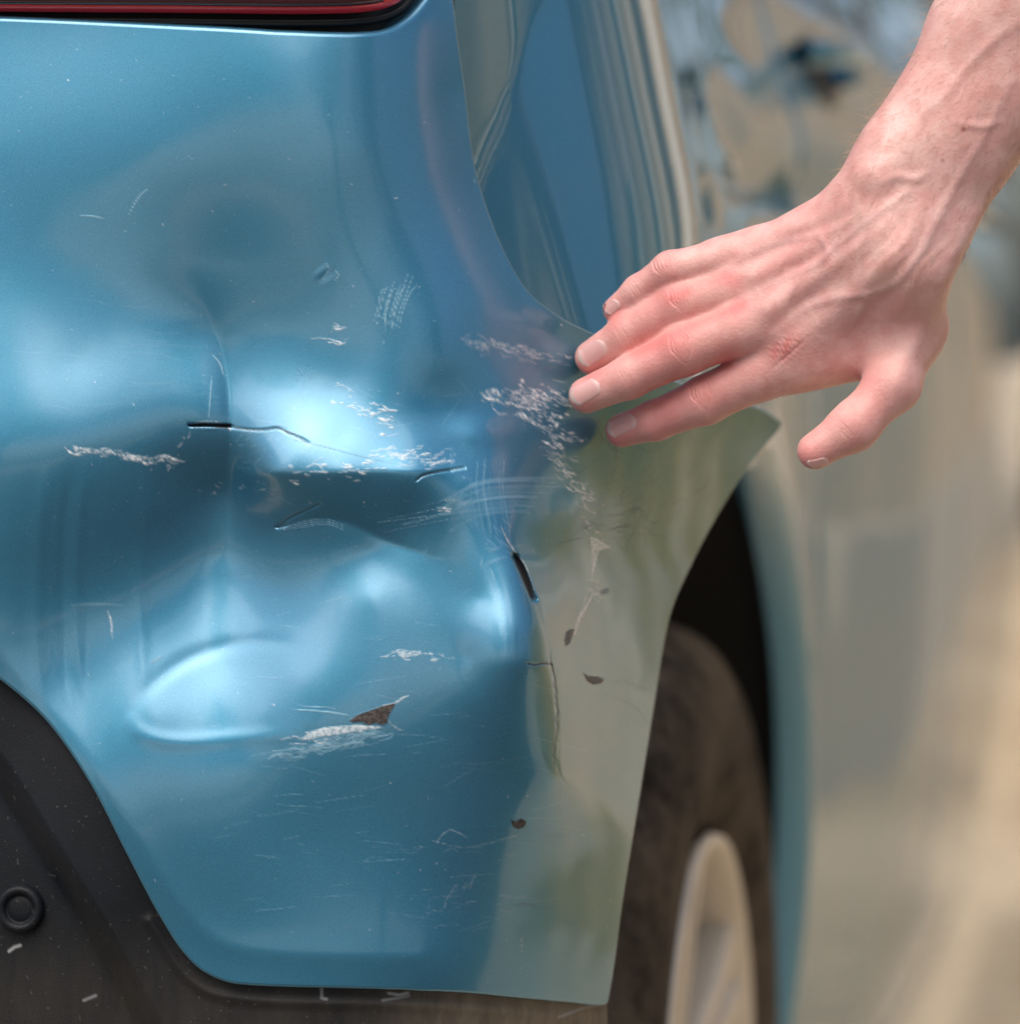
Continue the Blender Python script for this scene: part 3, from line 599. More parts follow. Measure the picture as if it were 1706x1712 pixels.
# ------------------------------------------------------------------ wheel
YAW = R(12.5); AX = np.array([math.cos(YAW), -math.sin(YAW), 0.0])
wc = np.array([XW, YW, ZW])
wheel = bpy.data.objects.new('wheel', None); link(wheel, car); tag(wheel, 'dusty rear wheel with pale alloy rim')
tp = [(.200, -.205), (.215, -.212), (.255, -.222), (.290, -.214), (.306, -.200), (.3155, -.175), (.319, -.14), (.320, -.10), (.319, -.06), (.3155, -.028), (.306, -.006), (.296, .004), (.280, .012), (.262, .016), (.244, .015), (.226, .009), (.214, .002), (.207, -.004), (.203, -.012)]
tp = np.array(tp); tp[:, 0] = np.where(tp[:, 0] < .3, .3 - (.3 - tp[:, 0])*1.22, tp[:, 0]); tt = np.linspace(0, len(tp)-1, 90); tp2 = np.stack([pchip(np.arange(len(tp)), tp[:, 0], tt), pchip(np.arange(len(tp)), tp[:, 1], tt)], 1)
for g in (-.15, -.115, -.08, -.045): tp2[:, 0] -= 0.008*np.exp(-((tp2[:, 1]-g)/0.004)**2)*(tp2[:, 0] > .3)
for g in (.285, .262, .23): tp2[:, 1] += 0.0012*np.exp(-((tp2[:, 0]-g)/0.0025)**2)*(tp2[:, 1] > -.01)
Vt, Ft = lathe(tp2, 160, wc, AX); tyre = mesh_np('tyre', Vt, Ft, M['tyre'], wheel)
Vt, Ft = lathe([(.187, .004), (.186, .009), (.182, .010), (.178, .007), (.174, .000), (.170, -.012), (.166, -.03), (.164, -.06), (.164, -.17)], 120, wc, AX)
rim = mesh_np('rim', Vt, Ft, M['rim'], wheel)
Vt, Ft = lathe([(0.0, -.075), (.164, -.075)], 60, wc, AX); mesh_np('brake_drum', Vt, Ft, M['rim_dark'], wheel)
Vt, Ft = lathe([(0.0, .004), (.028, .004), (.034, .001), (.040, -.004), (.046, -.012), (.070, -.016), (.074, -.05)], 60, wc, AX); mesh_np('hub_cap', Vt, Ft, M['rim'], rim)
for i in range(5):                                               # twin-edged spokes
    an = R(90 + 8) + i*2*math.pi/5; ra = math.cos(an)*np.array([-AX[1], AX[0], 0]) + math.sin(an)*np.array([0, 0, 1.]); ta = np.cross(AX, ra)
    rr = np.linspace(.055, .176, 10); wdt = np.interp(rr, [.055, .12, .176], [.024, .026, .040]); dep = np.interp(rr, [.055, .12, .176], [-.010, -.002, .004])
    cs = [(-1, -.035), (-1, -.004), (-.85, 0), (-.35, 0), (-.25, -.010), (.25, -.010), (.35, 0), (.85, 0), (1, -.004), (1, -.035)]
    P = np.array([[wc + r_*ra + c0*w_*ta + (d_ + c1)*AX for c0, c1 in cs] for r_, w_, d_ in zip(rr, wdt, dep)])
    mesh_np('spoke', P.reshape(-1, 3), grid_faces(10, 10), M['rim'], rim, smooth=False)

# ------------------------------------------------------------------ ground and surroundings
def ground_material():
    m, nt, bs = new_mat('sandy_gravel_ground')
    a = noise(nt, 0.6, 6, 0.6); r = ramp(nt, a.outputs[0], 0.35, 0.65, (0.56, 0.44, 0.29, 1), (0.76, 0.62, 0.43, 1))
    b = noise(nt, 30, 6, 0.7); r2 = ramp(nt, b.outputs[0], 0.3, 0.75, (0.55, 0.55, 0.55, 1), (1.2, 1.2, 1.2, 1))
    mm = N(nt, 'ShaderNodeMix'); mm.data_type = 'RGBA'; mm.blend_type = 'MULTIPLY'; mm.inputs[0].default_value = 1
    nt.links.new(r.outputs[0], mm.inputs[6]); nt.links.new(r2.outputs[0], mm.inputs[7]); nt.links.new(mm.outputs[2], bs.inputs['Base Color'])
    bs.inputs['Roughness'].default_value = 0.95; bump(nt, b.outputs[0], 0.6, 0.02, bs); return m
M['ground'] = ground_material()
g = mesh_np('ground', [(-600, -600, 0), (600, -600, 0), (600, 900, 0), (-600, 900, 0)], [[0, 1, 2, 3]], M['ground'], smooth=False); tag(g, kind='structure')
def grass_material():
    m, nt, bs = new_mat('dry_grass'); a = noise(nt, 1.6, 6, 0.7, sc=(.6, 3.5, .6))
    r = ramp(nt, a.outputs[0], 0.50, 0.66, (0.68, 0.48, 0.03, 1), (0.62, 0.50, 0.38, 1)); nt.links.new(r.outputs[0], bs.inputs['Base Color']); bs.inputs['Roughness'].default_value = 1; return m
M['grass'] = grass_material()
M['leaf'] = simple('leaf_green', (0.055, 0.105, 0.022), 0.55, 0, 0, 2, 0.5)
M['bark'] = simple('bark', (0.13, 0.10, 0.07), 0.9, 0, 0, 12, 0.4)
M['render'] = simple('beige_render', (0.60, 0.46, 0.30), 0.9, 0, 0, 1.0, 0.28)
for _n in M['render'].node_tree.nodes:
    if _n.type == 'TEX_NOISE':
        _t = M['render'].node_tree; _mp = N(_t, 'ShaderNodeMapping'); _mp.inputs['Scale'].default_value = (3.2, 3.2, .12); _t.links.new(_n.inputs['Vector'].links[0].from_socket, _mp.inputs[0]); _t.links.new(_mp.outputs[0], _n.inputs['Vector'])
M['trim'] = simple('cream_trim', (0.86, 0.80, 0.70), 0.7)
rm = simple('asphalt', (.075, .073, .070), .9, 0, 0, 40, .35, (90, .4, .01)); rd_ = mesh_np('road', [(-40, -14, .004), (40, -14, .004), (40, 1.15, .004), (-40, 1.15, .004)], [[0, 1, 2, 3]], rm, smooth=False); tag(rd_, kind='structure')  # unseen dark sheet, added to cut warm ground reflection on the lower bumper
# grass verge: blades in one object
nb = 16000; bxp = rng.uniform(1.8, 3.4, nb); byp = rng.uniform(1.5, 3.3, nb); an = rng.uniform(0, 2*math.pi, nb); hh = rng.uniform(.06, .22, nb); wd = rng.uniform(.006, .014, nb)
base = np.stack([bxp, byp, (bxp - 1.8)*.685], 1); sd = np.stack([np.cos(an), np.sin(an), 0*an], 1)*wd[:, None]; tip = base + np.stack([rng.normal(0, .04, nb), rng.normal(0, .04, nb), hh], 1)
gv = np.stack([base - sd, base + sd, tip], 1).reshape(-1, 3)
gr = mesh_np('grass', gv, np.arange(nb*3).reshape(-1, 3), M['grass'], smooth=False); tag(gr, 'dry olive grass growing beside the parked car', 'grass', kind='stuff')
gs = mesh_np('grass_bank', [(1.8, 1.5, .004), (3.4, 1.5, 1.1), (3.4, 3.3, 1.1), (1.8, 3.3, .004), (5, 1.5, 0), (5, 3.3, 0), (3.4, 1.1, 0), (3.4, 3.6, 0)], [[0, 1, 2, 3], [1, 4, 5, 2], [0, 6, 4, 1], [3, 2, 5, 7]], M['grass'], smooth=False); tag(gs, kind='structure')
# ------------------------------------------------------------------ house and trees the paint reflects
def box_np(x0, x1, y0, y1, z0, z1):
    v = [(x, y, z) for x in (x0, x1) for y in (y0, y1) for z in (z0, z1)]
    return v, [[0, 1, 3, 2], [4, 6, 7, 5], [0, 4, 5, 1], [2, 3, 7, 6], [0, 2, 6, 4], [1, 5, 7, 3]]
def box(name, b, mat, parent, bev=0.0):
    v, f = box_np(*b); o = mesh_np(name, v, f, mat, parent, smooth=False)
    if bev: m = o.modifiers.new('bevel', 'BEVEL'); m.width = bev; m.segments = 2
    return o
house = bpy.data.objects.new('house', None); link(house); house.location = (1.25, 4.6, 0); house.rotation_euler = (0, 0, R(-14))
tag(house, 'beige rendered house whose walls the car side reflects', 'house')
box('wall', (0, 14, 0, 7, 0, 3.6), M['render'], house); box('plinth', (-.04, 14.04, -.05, 7.04, 0, .5), simple('stone_plinth', (.55, .47, .37), .9), house)
box('roof', (-.5, 14.5, -.6, 7.5, 3.6, 3.85), simple('brown_roof', (.14, .09, .06), .8), house)
for i in range(13): box('pilaster', (.1 + i*1.1, (.42 if i % 2 == 0 else .26) + i*1.1, -.16, -.052, 0, 3.58), M['trim'], house, .01)
for i in range(6):
    w_ = box('window', (.55 + i*2.2, 1.12 + i*2.2, -.035, -.004, 1.1, 2.6), M['trim'], house); box('pane', (.61 + i*2.2, 1.06 + i*2.2, -.045, -.037, 1.17, 2.53), M['glass'], w_)
def tree(loc, h, r, n, seed, label):
    rg = np.random.default_rng(seed); t = bpy.data.objects.new('tree', None); link(t); t.location = loc; tag(t, label, 'tree', 'trees beside the parked car')
    z = np.linspace(0, h*.8, 12); path = np.stack([0.12*np.sin(z*1.1+seed), 0.1*np.cos(z*.9+seed), z], 1); Vt, Ft = tube(path, np.linspace(.17, .04, 12), 10); tr = mesh_np('trunk', Vt, Ft, M['bark'], t)
    C = []
    for k in range(9):
        a = rg.uniform(0, 2*math.pi); z0 = h*rg.uniform(.3, .6); e = np.array([math.cos(a)*r*rg.uniform(.5, .9), math.sin(a)*r*rg.uniform(.5, .9), z0 + h*rg.uniform(.12, .35)])
        s = np.array([0, 0, z0]); q = s + (e - s)*np.linspace(0, 1, 6)[:, None]; q[:, 2] += .15*np.sin(np.linspace(0, math.pi, 6)); Vt, Ft = tube(q, np.linspace(.06, .015, 6), 6); mesh_np('limb', Vt, Ft, M['bark'], tr); C.append(e)
    C += [np.array([rg.normal(0, r*.35), rg.normal(0, r*.35), h*rg.uniform(.55, .95)]) for _ in range(12)]
    C = np.array(C); ci = rg.integers(0, len(C), n); p = C[ci] + rg.normal(0, r*.20, (n, 3)); s = rg.uniform(.05, .11, n)
    a = rg.normal(0, 1, (n, 3)); a /= np.linalg.norm(a, axis=1)[:, None]; b = np.cross(a, rg.normal(0, 1, (n, 3))); b /= np.linalg.norm(b, axis=1)[:, None]
    v = np.stack([p - a*s[:, None], p - b*s[:, None]*.5, p + a*s[:, None], p + b*s[:, None]*.5], 1).reshape(-1, 3)
    mesh_np('crown', v, np.arange(n*4).reshape(-1, 4), M['leaf'], t, smooth=False)
TR = [((-3.4, -5.2, 0), 5.2, 2.1), ((.6, -6.0, 0), 5.6, 2.2), ((4.6, -5.0, 0), 5.6, 2.1), ((2.2, 14.5, 0), 6.0, 2.0), ((0.2, 12.5, 0), 5.0, 1.8)]  # first three: unseen, added behind the camera to darken the reflected horizon
LB = ['broad green tree standing left behind the car', 'tallest green tree straight behind the car', 'broad green tree standing right behind the car', 'tall green tree behind the beige house corner', 'leafy green tree ahead of the car bonnet']
for i, (l, h, r) in enumerate(TR): tree(l, h, r, 5000, 11+i, LB[i])

# ------------------------------------------------------------------ the hand and forearm: one continuous skin
def joint(px, py, h): return W(px, py, BD - h/1000.0)
PXM = 0.000262
prims = []                                                       # (a, b, ra, rb, flatten)
def seg(a, b, ra, rb, k=9.0): prims.append((joint(*a), joint(*b), ra*PXM, rb*PXM, k/1000))
PK = [(1030, 518, -56), (1068, 487, -50), (1122, 452, -42), (1205, 434, -40), (1262, 425, -38)]
RG = [(990, 598, -60), (1048, 561, -52), (1138, 511, -42), (1230, 484, -37), (1292, 466, -32)]
MD = [(981, 661, -52), (1052, 631, -44), (1142, 587, -36), (1240, 550, -31), (1308, 522, -27)]
IX = [(1040, 720, -68), (1096, 703, -58), (1180, 669, -46), (1275, 622, -37), (1335, 592, -31)]
TH = [(1364, 754, -10), (1428, 713, -8), (1494, 643, -12), (1524, 545, -20)]
for J, rr in ((PK, (22, 26, 31, 33, 33)), (RG, (29, 34, 39.5, 40, 40)), (MD, (30, 35, 41, 42, 42)), (IX, (28.5, 33, 40, 44, 46))):
    for i in range(4): seg(J[i], J[i+1], rr[i], rr[i+1], 3.0 if i < 3 else 5.0)
for i, rr in enumerate(((30, 37), (37, 42), (42, 50))): seg(TH[i], TH[i+1], *rr, 6.0)
WR = {'p': (1448, 330, -4), 'r': (1468, 368, 0), 'm': (1490, 400, 2), 'i': (1512, 440, 0)}
seg(PK[4], WR['p'], 34, 40, 12); seg(RG[4], WR['r'], 42, 46, 12); seg(MD[4], WR['m'], 44, 48, 12); seg(IX[4], WR['i'], 46, 56, 12)
seg((1330, 470, -46), (1470, 390, -16), 45, 60, 12); seg((1350, 540, -46), (1500, 430, -16), 48, 60, 12)       # palm side
seg(TH[3], WR['i'], 50, 58, 12); seg((1400, 588, -30), (1495, 560, -24), 42, 52, 12)                            # first web
seg((1340, 600, -36), (1420, 588, -32), 44, 42, 10)
seg((1450, 325, -6), (1500, 262, -2), 44, 56, 14); seg((1525, 440, -6), (1556, 372, -4), 54, 58, 14)
seg((1500, 262, -4), (1640, 40, 0), 56, 66, 14); seg((1556, 372, -6), (1690, 150, -4), 58, 72, 14)
seg((1520, 330, -8), (1590, 228, -6), 78, 84, 14); seg((1590, 228, -8), (1730, -10, 0), 84, 92, 16)
seg((1640, 40, 0), (1800, -220, 6), 66, 84, 16); seg((1690, 150, -4), (1880, -160, 4), 72, 90, 16); seg((1730, -10, 0), (1860, -230, 4), 100, 116, 16)
seg((1462, 296, 8), (1474, 290, 8), 24, 22, 8)                   # wrist bone
VS = 0.0008
pts = np.array([p for a in prims for p in (a[0] - a[2] - .012, a[0] + a[2] + .012, a[1] - a[3] - .012, a[1] + a[3] + .012)])
lo = pts.min(0); hi = pts.max(0); dims = np.ceil((hi - lo)/VS).astype(int)
SDF = np.full(dims, 0.02, np.float32); print('hand grid', dims)
def block(a, b, ra, rb, k, op='union'):
    m = max(ra, rb) + k + 3*VS; l = np.clip(((np.minimum(a, b) - m - lo)/VS).astype(int), 0, dims); h = np.clip(((np.maximum(a, b) + m - lo)/VS).astype(int) + 1, 0, dims)
    sl = tuple(slice(l[i], h[i]) for i in range(3)); g = [(np.arange(l[i], h[i])*VS + lo[i]).astype(np.float32) for i in range(3)]
    x = g[0][:, None, None] - a[0]; y = g[1][None, :, None] - a[1]; z = g[2][None, None, :] - a[2]; d = b - a; L = d @ d + 1e-12
    t = np.clip((x*d[0] + y*d[1] + z*d[2])/L, 0, 1); q = np.sqrt((x - t*d[0])**2 + (y - t*d[1])**2 + (z - t*d[2])**2) - (ra + (rb - ra)*t)
    cur = SDF[sl]; hh = np.clip(k - np.abs(cur - q), 0, None)/k; SDF[sl] = np.minimum(cur, q) - hh*hh*k*0.25
for p in prims: block(*p)
# fingers must stay apart: carve thin gaps between neighbours
def gap(P, Q, r):
    global SDF
    a, b = joint(*P), joint(*Q); m = r + 4*VS; l = np.clip(((np.minimum(a, b) - m - lo)/VS).astype(int), 0, dims); h = np.clip(((np.maximum(a, b) + m - lo)/VS).astype(int) + 1, 0, dims)
    sl = tuple(slice(l[i], h[i]) for i in range(3)); g = [(np.arange(l[i], h[i])*VS + lo[i]).astype(np.float32) for i in range(3)]
    x = g[0][:, None, None] - a[0]; y = g[1][None, :, None] - a[1]; z = g[2][None, None, :] - a[2]; d = b - a; t = np.clip((x*d[0] + y*d[1] + z*d[2])/(d @ d), 0, 1)
    q = np.sqrt((x - t*d[0])**2 + (y - t*d[1])**2 + (z - t*d[2])**2) - r; SDF[sl] = np.maximum(SDF[sl], -q)
def surface_nets(S):
    ins = S < 0; c = np.zeros(np.array(S.shape) - 1, np.int8)
    for dx in (0, 1):
        for dy in (0, 1):
            for dz in (0, 1): c += ins[dx:S.shape[0]-1+dx, dy:S.shape[1]-1+dy, dz:S.shape[2]-1+dz]
    act = (c > 0) & (c < 8); idx = np.full(act.shape, -1, np.int32); A = np.argwhere(act); idx[act] = np.arange(len(A))
    acc = np.zeros((len(A), 3)); cnt = np.zeros(len(A)); cor = [(i, j, k) for i in (0, 1) for j in (0, 1) for k in (0, 1)]
    for p in cor:
        for ax in range(3):
            if p[ax]: continue
            q = list(p); q[ax] = 1; va = S[A[:, 0]+p[0], A[:, 1]+p[1], A[:, 2]+p[2]]; vb = S[A[:, 0]+q[0], A[:, 1]+q[1], A[:, 2]+q[2]]
            m = (va < 0) != (vb < 0); t = np.where(m, va/np.where(m, va - vb, 1), 0); e = np.array([p]*len(A), float); e[:, ax] += t; acc[m] += e[m]; cnt[m] += 1
    V = A + acc/cnt[:, None]; F = []
    for ax in range(3):
        o = [0, 1, 2]; o.remove(ax); s0 = [slice(None)]*3; s1 = [slice(None)]*3; s0[ax] = slice(0, -1); s1[ax] = slice(1, None)
        a = ins[tuple(s0)]; b = ins[tuple(s1)]; E = np.argwhere(a != b); E = E[(E[:, o[0]] > 0) & (E[:, o[1]] > 0) & (E[:, o[0]] < S.shape[o[0]]-1) & (E[:, o[1]] < S.shape[o[1]]-1)]
        fl = a[E[:, 0], E[:, 1], E[:, 2]]
        def g(u_, v_):
            P = E.copy(); P[:, o[0]] -= u_; P[:, o[1]] -= v_; return idx[P[:, 0], P[:, 1], P[:, 2]]
        q = np.stack([g(1, 1), g(0, 1), g(0, 0), g(1, 0)], 1)
        if ax == 1: fl = ~fl
        q = np.where(fl[:, None], q, q[:, ::-1]); F.append(q[(q >= 0).all(1)])
    return V, np.vstack(F)
HV, HF = surface_nets(SDF); HV = lo + HV*VS; del SDF
def smooth_mesh(V, F, it, lam=0.5):
    e = np.vstack([F[:, [0, 1]], F[:, [1, 2]], F[:, [2, 3]], F[:, [3, 0]]]); n = len(V)
    for _ in range(it):
        for l in (lam, -lam*1.04):
            s = np.zeros_like(V); c = np.zeros(n)
            for k in range(3): s[:, k] = np.bincount(e[:, 0], V[e[:, 1], k], n) + np.bincount(e[:, 1], V[e[:, 0], k], n)
            c = np.bincount(e[:, 0], minlength=n) + np.bincount(e[:, 1], minlength=n); V = V + l*(s/np.maximum(c, 1)[:, None] - V)
    return V
HV = smooth_mesh(HV, HF, 6)
def skin_material():
    m, nt, bs = new_mat('skin')
    a = N(nt, 'ShaderNodeAttribute'); a.attribute_name = 'red'; b = N(nt, 'ShaderNodeAttribute'); b.attribute_name = 'vein'; c = N(nt, 'ShaderNodeAttribute'); c.attribute_name = 'mole'
    n = noise(nt, 120, 5, 0.6); n2 = noise(nt, 28, 4, 0.6)
    col = mix(nt, ramp(nt, n2.outputs[0], 0.35, 0.65).outputs[0], (0.74, 0.41, 0.37), (0.88, 0.56, 0.51))
    col = mix(nt, mathn(nt, 'MULTIPLY', ramp(nt, n.outputs[0], 0.42, 0.62).outputs[0], 0.5), col, (0.68, 0.30, 0.27))
    col = mix(nt, a.outputs['Fac'], col, (0.70, 0.20, 0.19)); col = mix(nt, b.outputs['Fac'], col, (0.48, 0.32, 0.33)); col = mix(nt, c.outputs['Fac'], col, (0.38, 0.10, 0.08))
    nt.links.new(col, bs.inputs['Base Color']); bs.inputs['Roughness'].default_value = 0.42; bs.inputs['Specular IOR Level'].default_value = 0.45
    bs.inputs['Subsurface Weight'].default_value = 0.12; bs.inputs['Subsurface Radius'].default_value = (1.0, 0.35, 0.2); bs.inputs['Subsurface Scale'].default_value = 0.004
    v = N(nt, 'ShaderNodeTexVoronoi'); v.inputs['Scale'].default_value = 900; tc = N(nt, 'ShaderNodeTexCoord'); nt.links.new(tc.outputs['Object'], v.inputs['Vector'])
    f = noise(nt, 700, 4, 0.6); h = mathn(nt, 'ADD', mathn(nt, 'MULTIPLY', v.outputs['Distance'], 0.6), f.outputs[0]); bump(nt, h, 0.42, 0.0004, bs); return m
M['skin'] = skin_material()
tmp = mesh_np('tmp', HV, HF, None); md = tmp.modifiers.new('s', 'SUBSURF'); md.levels = 1; md.render_levels = 1
dg = bpy.context.evaluated_depsgraph_get(); me = bpy.data.meshes.new_from_object(tmp.evaluated_get(dg)); bpy.data.objects.remove(tmp)
n = len(me.vertices); co = np.empty(n*3, np.float32); me.vertices.foreach_get('co', co); co = co.reshape(-1, 3).astype(float)
no = np.empty(n*3, np.float32); me.vertex_normals.foreach_get('vector', no); no = no.reshape(-1, 3)
px, py, dp = to_px(co); vd = -(co - cO); vd /= np.linalg.norm(vd, axis=1)[:, None]; fac = sstep(-0.05, 0.45, (no*vd).sum(1))
disp = np.zeros(n); red = np.zeros(n); vein = np.zeros(n); mole = np.zeros(n)
def ridge(P, w, amp, tint=0.0, tex=0.4, pw=1.0):
    P = catmull(P, 8); m = (px > P[:, 0].min() - 4*w) & (px < P[:, 0].max() + 4*w) & (py > P[:, 1].min() - 4*w) & (py < P[:, 1].max() + 4*w)
    d, f = poly_dist(px[m], py[m], P); e = np.exp(-(d/w)**2)*np.sin(math.pi*np.clip(f, .04, .96))**tex*fac[m]
    disp[m] += 1.25*amp*e; vein[m] = np.maximum(vein[m], tint*e)
def spot(arr, x, y, rx, ry, a, ang=0):
    c, s = math.cos(ang), math.sin(ang); dx = px - x; dy = py - y; u_ = (dx*c + dy*s)/rx; v_ = (-dx*s + dy*c)/ry; arr += a*np.exp(-(u_**2 + v_**2))*fac
# tendons
ridge([(1325, 580), (1380, 535), (1430, 490), (1490, 430), (1530, 380)], 17, .9)
ridge([(1285, 515), (1340, 478), (1395, 440), (1450, 400), (1500, 350)], 16, 1.0)
ridge([(1262, 462), (1320, 432), (1380, 400), (1440, 360)], 14, .8)
ridge([(1235, 418), (1300, 395), (1370, 365), (1430, 335)], 13, .6)
ridge([(1500, 640), (1535, 560), (1566, 500), (1590, 430), (1630, 360)], 16, 1.3)
ridge([(1300, 545), (1350, 505), (1400, 468)], 15, -.9); ridge([(1262, 490), (1310, 462), (1360, 430)], 12, -.9); ridge([(1240, 445), (1300, 412), (1350, 388)], 11, -.7)
ridge([(1380, 600), (1420, 560), (1480, 500), (1530, 430)], 20, -1.3)
# veins
ridge([(1296, 560), (1345, 518), (1400, 498), (1455, 492), (1500, 474), (1535, 430), (1566, 372), (1604, 300), (1650, 220), (1690, 140)], 8.8, 0.61, 0.26)
ridge([(1250, 500), (1285, 478), (1320, 462), (1345, 452), (1375, 436), (1400, 412), (1440, 380), (1490, 342), (1520, 320)], 7.5, 0.54, 0.24)
ridge([(1372, 394), (1384, 420), (1376, 440)], 6.2, 0.45, 0.26); ridge([(1215, 452), (1250, 428), (1300, 408), (1345, 398), (1372, 394), (1420, 372)], 7.5, 0.42, 0.22)
ridge([(1345, 452), (1330, 480), (1322, 505)], 6.2, 0.42, 0.18); ridge([(1455, 492), (1440, 520), (1420, 560)], 7.5, 0.42, 0.18)
ridge([(1478, 305), (1500, 296), (1530, 300), (1550, 290)], 8.8, 0.58, 0.09); ridge([(1600, 205), (1640, 212), (1670, 205)], 7.5, 0.49, 0.09); ridge([(1545, 190), (1580, 160), (1620, 110), (1660, 70), (1700, 40)], 10.0, 0.58, 0.11)
ridge([(1575, 470), (1600, 420), (1640, 350), (1680, 270)], 12.5, 0.66, 0.09)
red += .14*fac*(1-sstep(1350, 1480, px))
# knuckles
spot(disp, 1320, 572, 34, 24, 1.0, -.6); spot(disp, 1292, 515, 26, 20, .8, -.5); spot(disp, 1262, 462, 22, 16, .7, -.4); spot(disp, 1232, 420, 20, 15, .5)
for (cx_k, cy_k), ang, r_ in (((1136, 495), -.42, 34), ((1137, 577), -.40, 36), ((1171, 655), -.38, 36), ((1108, 440), -.5, 26)):
    ca, sa = math.cos(ang), math.sin(ang); dx = px - cx_k; dy = py - cy_k; al = dx*ca + dy*sa; ac = -dx*sa + dy*ca; m = (np.abs(al) < 60) & (np.abs(ac) < 60)
    disp[m] += 0.55*np.exp(-(al[m]/24)**2 - (ac[m]/24)**2)*fac[m]
    for o_, cv, amp in ((-15, -.012, .34), (-9, -.006, .26), (-3, -.002, .22), (3, .003, .22), (9, .008, .28), (16, .014, .36), (22, .010, .15)):
        wob_ = 1.2*np.sin(ac[m]/4.0 + o_); disp[m] -= 1.9*amp*np.exp(-((al[m] - o_ - cv*ac[m]**2*-1 - wob_)/1.7)**2)*np.exp(-(ac[m]/(r_*.55))**2)*fac[m]
    red[m] += .30*np.exp(-(al[m]/30)**2 - (ac[m]/30)**2)
for (cx_k, cy_k), ang in (((1040, 560), -.5), ((1046, 630), -.42), ((1090, 700), -.33), ((1062, 486), -.6), ((1415, 722), -.75)):
    ca, sa = math.cos(ang), math.sin(ang); dx = px - cx_k; dy = py - cy_k; al = dx*ca + dy*sa; ac = -dx*sa + dy*ca; m = (np.abs(al) < 40) & (np.abs(ac) < 50)
    for o_ in (-5, 0, 5): disp[m] -= .22*np.exp(-((al[m] - o_)/1.6)**2)*np.exp(-(ac[m]/17)**2)*fac[m]
# grazed index knuckle: red patch with fine cross folds
ca, sa = math.cos(-.72), math.sin(-.72); dx = px - 1312; dy = py - 582; al = dx*ca + dy*sa; ac = -dx*sa + dy*ca; env_ = np.exp(-(al/34)**2 - (ac/19)**2)*fac
disp += -.09*env_*(np.sin(al*.8 + 2.2*np.sin(ac/7 + al/19)) + .7*np.sin(al*.43 - ac*.35)); red += .75*np.exp(-(al/32)**2 - (ac/17)**2)*fac*(.75 + .25*np.sin(al/5 + ac/4)); disp -= .35*np.exp(-((ac-13)/3.0)**2 - (al/34)**2)*fac
for x_, y_, r_, a_ in ((985, 612, 30, .55), (970, 672, 30, .55), (1030, 730, 30, .60), (1020, 530, 24, .5), (1350, 765, 40, .5), (1090, 500, 40, .25), (1090, 585, 60, .25), (1110, 655, 60, .25), (1120, 720, 60, .35), (1440, 700, 60, .25), (1500, 640, 50, .2), (1225, 470, 18, .5), (1232, 520, 22, .45), (1215, 598, 20, .5), (1440, 625, 30, .35), (1350, 440, 60, .12), (1240, 620, 50, .2)): spot(red, x_, y_, r_, r_, a_)
for a_, b_ in (((1210, 464), (1120, 500)), ((1240, 512), (1060, 592)), ((1215, 600), (1060, 676))):
    d, f = poly_dist(px, py, [a_, b_]); red += .35*np.exp(-(d/11)**2)
spot(mole, 1611, 216, 4.0, 3.6, 1.0); spot(mole, 1577, 269, 3.2, 3.2, .6); spot(mole, 1638, 170, 3, 3, .4); spot(disp, 1611, 216, 4, 4, .25)
xs_ = px*.82 + py*.57; disp += .05*np.sin(xs_/3.1 + 2*np.sin(py/17.0))*fac*sstep(1380, 1450, px)*np.exp(-((py-430)/90.)**2)   # fine skin lines at the wrist
co = co + no*(disp*0.001)[:, None]; me.vertices.foreach_set('co', co.astype(np.float32).ravel())
me.materials.append(M['skin']); me.polygons.foreach_set('use_smooth', np.ones(len(me.polygons), bool)); me.update()
set_attr(me, 'red', np.clip(red, 0, .85)); set_attr(me, 'vein', np.clip(vein, 0, 1)); set_attr(me, 'mole', np.clip(mole, 0, 1))
person = bpy.data.objects.new('person', None); link(person); tag(person, 'bare forearm and hand of a person, fingertips resting on the dented bumper', 'person')
me.name = 'hand_and_forearm'; hand = link(bpy.data.objects.new('hand_and_forearm', me), person)
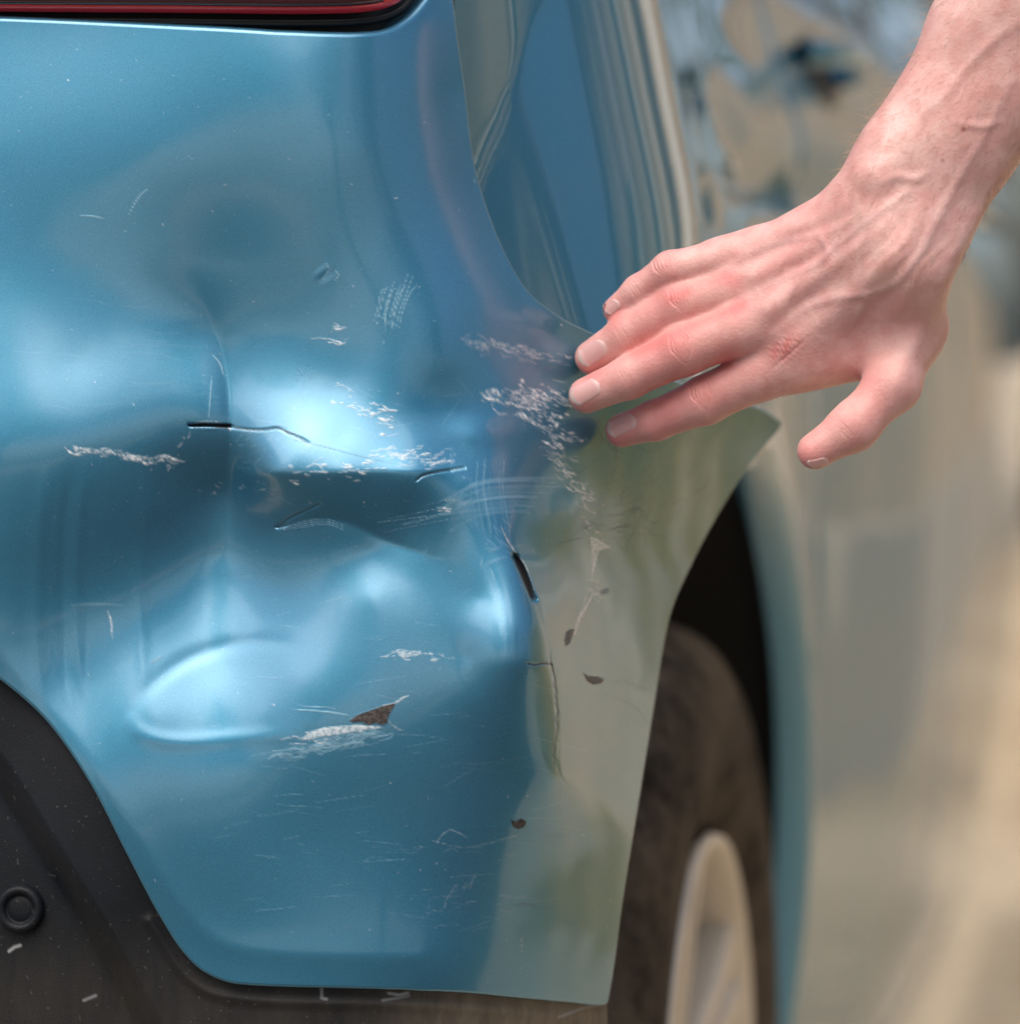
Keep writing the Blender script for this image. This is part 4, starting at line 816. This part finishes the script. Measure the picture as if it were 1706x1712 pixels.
# nails laid on the skin
def nail_material():
    m, nt, bs = new_mat('finger_nail'); a = N(nt, 'ShaderNodeAttribute'); a.attribute_name = 'tipw'
    nt.links.new(mix(nt, a.outputs['Fac'], (0.72, 0.40, 0.38), (0.82, 0.68, 0.62)), bs.inputs['Base Color']); bs.inputs['Roughness'].default_value = 0.28; bs.inputs['Subsurface Weight'].default_value = .15; bs.inputs['Subsurface Scale'].default_value = .003; bs.inputs['Coat Weight'].default_value = .4; bs.inputs['Coat Roughness'].default_value = .2; return m
M['nail'] = nail_material()
bm_ = bmesh.new(); bm_.from_mesh(me); bvh = BVHTree.FromBMesh(bm_); bm_.free()
def nail(cx_n, cy_n, hn, ang, ln, wd_, tilt=(0, 0)):
    nu_, nv_ = 25, 25; ca, sa = math.cos(ang), math.sin(ang); P = []; tw = []
    dirv = cF + tilt[0]*cR + tilt[1]*cU; dirv = dirv/np.linalg.norm(dirv); c0 = joint(cx_n, cy_n, hn)
    for i in range(nu_):
        for j in range(nv_):
            s = i/(nu_-1)*2 - 1; t = j/(nv_-1)*2 - 1; wl = (1 - .16*(s > 0)*s*s - .10*(s < 0)*s*s); x = s*ln/2; y = t*wd_/2*wl; x = x - (.13*ln*t*t if s > 0 else -.16*ln*t*t)*abs(s)
            o = c0 + ((x*ca - y*sa)*cR + -(x*sa + y*ca)*cU)*PXM - dirv*0.06
            hit, nn, _, _ = bvh.ray_cast(Vector(o), Vector(dirv)); 
            if hit is None: P.append(np.array(o + dirv*.06)); tw.append(0); continue
            e = min(1 - abs(s), 1 - abs(t)); lift = .00042*min(1, e*5) - .00012 + (.0002 if s < -.7 else 0); P.append(np.array(hit) + np.array(nn)*lift if np.dot(nn, -dirv) > 0 else np.array(hit) - np.array(nn)*lift)
            tw.append(float(np.clip((-s - .72)*7, 0, 1))*.9 + .35*float(np.clip((s - .62)*5, 0, 1)))
    o_ = mesh_np('nail', P, grid_faces(nu_, nv_), M['nail'], hand); set_attr(o_.data, 'tipw', tw)
nail(1022, 514, -52, -.62, 25, 24, (-.15, -.15)); nail(991, 591, -53, -.48, 46, 37, (-.1, -.2)); nail(979, 655, -45, -.42, 48, 38, (-.1, -.2)); nail(1039, 712, -61, -.30, 44, 34, (-.12, -.2)); nail(1368, 769, -6, -.5, 36, 30, (-.1, 1.1))
# fine hairs on the forearm
hV = []; hF = []; off = 0
def hair(o, d, ln, bend):
    global off
    t = np.linspace(0, 1, 5)[:, None]; p = o + d*ln*t + bend*ln*t*t; Vt, Ft = tube(p, np.linspace(.00006, .00002, 5), 3); hV.append(Vt); hF.append(Ft + off); off += len(Vt)
cand = np.where((px > 1400) & (px < 1760) & (py > -60) & (py < 470) & (fac > .02))[0]
for i in rng.choice(cand, 900):
    d = no[i]*rng.uniform(.25, .9) + rng.normal(0, .25, 3) + np.array([-.7, 0, -.55]); d /= np.linalg.norm(d); hair(co[i], d, rng.uniform(.003, .008), rng.normal(0, .25, 3) + np.array([-.1, 0, -.25]))
cand = np.where((px > 1420) & (px < 1700) & (py > -60) & (py < 320) & (fac < .25) & ((no @ cU) > .2))[0]
for i in rng.choice(cand, 260):
    d = no[i]*rng.uniform(.5, 1.) + rng.normal(0, .3, 3) + np.array([-.25, 0, -.1]); d /= np.linalg.norm(d); hair(co[i], d, rng.uniform(.003, .008), rng.normal(0, .3, 3))
M['hair'] = simple('arm_hair', (.45, .30, .20), .5); ho = mesh_np('arm_hair', np.vstack(hV), np.vstack(hF), M['hair'], hand); tag(ho, kind='stuff')
print('hand verts', n)
